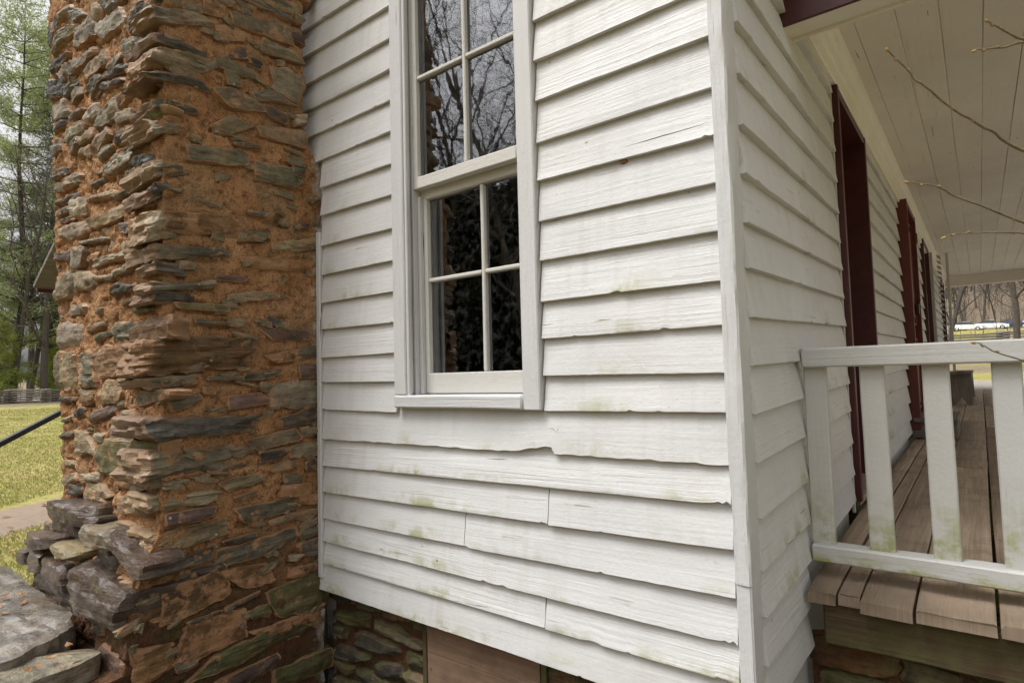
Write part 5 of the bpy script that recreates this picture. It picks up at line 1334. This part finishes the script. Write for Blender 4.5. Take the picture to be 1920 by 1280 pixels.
# unseen evergreens added to darken what the lower panes mirror
pd = None
pe = pine(33, 8, .15, M_PINED, .02, 1.3, .36, 'pine_tree', .075, 1.8)
for i in range(18):
    az = 36 + i * 1.3; d = 24 + (i % 3) * 4.0; a = math.radians(az); x_, y_ = -1 - d * math.cos(a), -d * math.sin(a)
    t = copy_tree(pe) if i else pe; t.location = (x_, y_, float(ground_h(x_, y_)) - .3); t.scale = (.98 + .06 * (i % 4),) * 3; t.rotation_euler = (0, 0, i * 1.3)
    if 'group' in t: del t['group']
    tag(t, 'dark evergreen added out of view to darken the lower window panes', 'tree', 'evergreens added to darken the lower panes')

# ---------------------------------------------------------------- shrub whose twigs reach into the picture
shrub = empty('forsythia_shrub', (1.25, -.35, -.85)); tag(shrub, 'budding shrub whose thin greenish twigs reach in front of the porch', 'shrub')
M_TWIG = mat_simple('green_brown_twig', (.15, .12, .06), .7, .35, 90.); M_BUD = mat_simple('bud', (.30, .20, .07), .6, .3, 80.)
SB = np.array([1.25, -.35, -.85])
tw = [([(.423, -.656, 1.21), (.443, -.638, 1.181), (.454, -.628, 1.163), (.499, -.589, 1.114), (.517, -.575, 1.102), (.539, -.556, 1.083), (.568, -.532, 1.06), (.72, -.44, .96), (.98, -.36, .55), (1.2, -.36, -.3), (1.25, -.35, -.85)], .0024, 0),
      ([(.434, -.633, 1.022), (.467, -.607, 1.013), (.493, -.586, .997), (.533, -.553, .974), (.562, -.529, .961), (.72, -.43, .86), (.98, -.34, .5), (1.24, -.32, -.85)], .0019, 0),
      ([(.471, -.598, .942), (.496, -.58, .947), (.531, -.552, .945), (.561, -.528, .945), (.72, -.42, .90), (1.0, -.33, .5), (1.27, -.36, -.85)], .0016, 0),
      ([(.537, -.57, 1.247), (.551, -.558, 1.234), (.577, -.536, 1.218), (.75, -.43, 1.08), (1.05, -.36, .6), (1.28, -.33, -.85)], .0024, 0),
      ([(.52, -.58, 1.205), (.548, -.558, 1.207), (.577, -.536, 1.214), (.66, -.48, 1.15)], .0020, 0),
      ([(.496, -.568, .792), (.519, -.549, .778), (.551, -.523, .762), (.72, -.42, .66), (1.02, -.34, .2), (1.23, -.37, -.85)], .0016, 0)]
for pts, r_, _ in tw:
    P = np.array(pts) - SB
    # smooth the path a little and thicken towards the root
    t = np.linspace(0, len(P) - 1, len(P) * 4); PP = np.stack([np.interp(t, np.arange(len(P)), P[:, k]) for k in range(3)], 1); PP[1:-1] += .0016 * np.stack([vn(np.c_[t[1:-1] * 2.3, np.full(len(t) - 2, k * 5.), np.full(len(t) - 2, r_ * 1e4)], k) for k in range(3)], 1)
    tg_ = MB().tube(PP, np.linspace(r_ * .40, r_ * 1.25, len(PP)), 6).build('twig', M_TWIG, shrub)
    for i in [0, 2, 5, 9, 12, 16, 21]:
        if i >= len(PP): break
        s_ = .0030 if i == 0 else .0017 + .0008 * ((i * 7) % 3) / 2; d = (PP[max(0, i - 1)] - PP[min(len(PP) - 1, i + 1)]); d /= np.linalg.norm(d)
        sd = np.array([0, 0, .0016 * (1 if i % 2 else -1)])
        MB().tube([PP[i] + sd - d * s_, PP[i] + sd - d * s_ * .3, PP[i] + sd + d * s_ * .6, PP[i] + sd + d * s_ * 1.5], [s_ * .35, s_ * .75, s_ * .6, s_ * .1], 6).build('bud', M_BUD, tg_)

# ---------------------------------------------------------------- grass on the lawn in view
def lawn():
    rn = np.random.RandomState(3); n = 170000
    az = np.radians(rn.uniform(-14, 20, n)); d = 5.2 + 38 * rn.rand(n) ** 1.8
    x = .5 - d * np.cos(az); y = -1.64 + d * np.sin(az)
    keep = rn.rand(n) > .1
    pu = (x + 6.2) / -3.8; off = (np.c_[x + 6.2, y + 3.6] @ np.array([.80, .60]))
    keep &= np.abs(off) > .7
    x, y, d = x[keep], y[keep], d[keep]; z = ground_h(x, y); m = len(x)
    h = rn.uniform(.005, .03, m); a = rn.uniform(0, 6.28, m); w = .003 + .0004 * d; ln = rn.normal(0, .02, (m, 2))
    b0 = np.c_[x - np.cos(a) * w, y - np.sin(a) * w, z]; b1 = np.c_[x + np.cos(a) * w, y + np.sin(a) * w, z]; tp = np.c_[x + ln[:, 0], y + ln[:, 1], z + h + .02]
    V = np.stack([b0, b1, tp], 1).reshape(-1, 3)
    o = obj('lawn_grass', mesh('lawn_grass', V, np.arange(len(V)).reshape(-1, 3), mat_leaf('grass_blades', (.22, .25, .05), (.46, .38, .16), .3), False))
    tag(o, 'short green and straw coloured lawn grass', 'grass', None, 'stuff')
lawn()

# ---------------------------------------------------------------- fallen leaves on the slabs, path and lawn
def leaves():
    rg_ = random.Random(8); V = []; F = []
    spots = [(rg_.uniform(-2.9, -2.1), rg_.uniform(-1.2, -.9), -.092) for _ in range(16)] + [(rg_.uniform(-2.1, -1.95), rg_.uniform(-1.2, -.9), -.138) for _ in range(5)]
    for _ in range(420):
        az = math.radians(rg_.uniform(-6, 18)); d = 5.5 + 40 * rg_.random() ** 1.6; x_ = .5 - d * math.cos(az); y_ = -1.64 + d * math.sin(az); spots.append((x_, y_, float(ground_h(x_, y_)) + .045))
    for (x_, y_, z_) in spots:
        s_ = rg_.uniform(.018, .04) * (.7 if x_ > -3.5 else 1.6); a_ = rg_.uniform(0, 6.28); n = len(V); ca, sa = math.cos(a_) * s_, math.sin(a_) * s_
        for (p, q, r) in ((-1, 0, .25), (-.3, -.45, .05), (.5, -.38, .12), (1, 0, .4), (.5, .4, .2), (-.3, .5, .1), (0, 0, 0.)):
            V.append((x_ + p * ca - q * sa, y_ + p * sa + q * ca, z_ + r * s_ * rg_.uniform(.5, 1.4)))
        F += [(n + k, n + (k + 1) % 6, n + 6) for k in range(6)]
    o = obj('fallen_leaves', mesh('fallen_leaves', V, F, mat_leaf('dead_leaf', (.22, .10, .035), (.42, .25, .11), .15), False))
    tag(o, 'scattered dead brown leaves on the slabs and the lawn', 'leaves', None, 'stuff')
leaves()
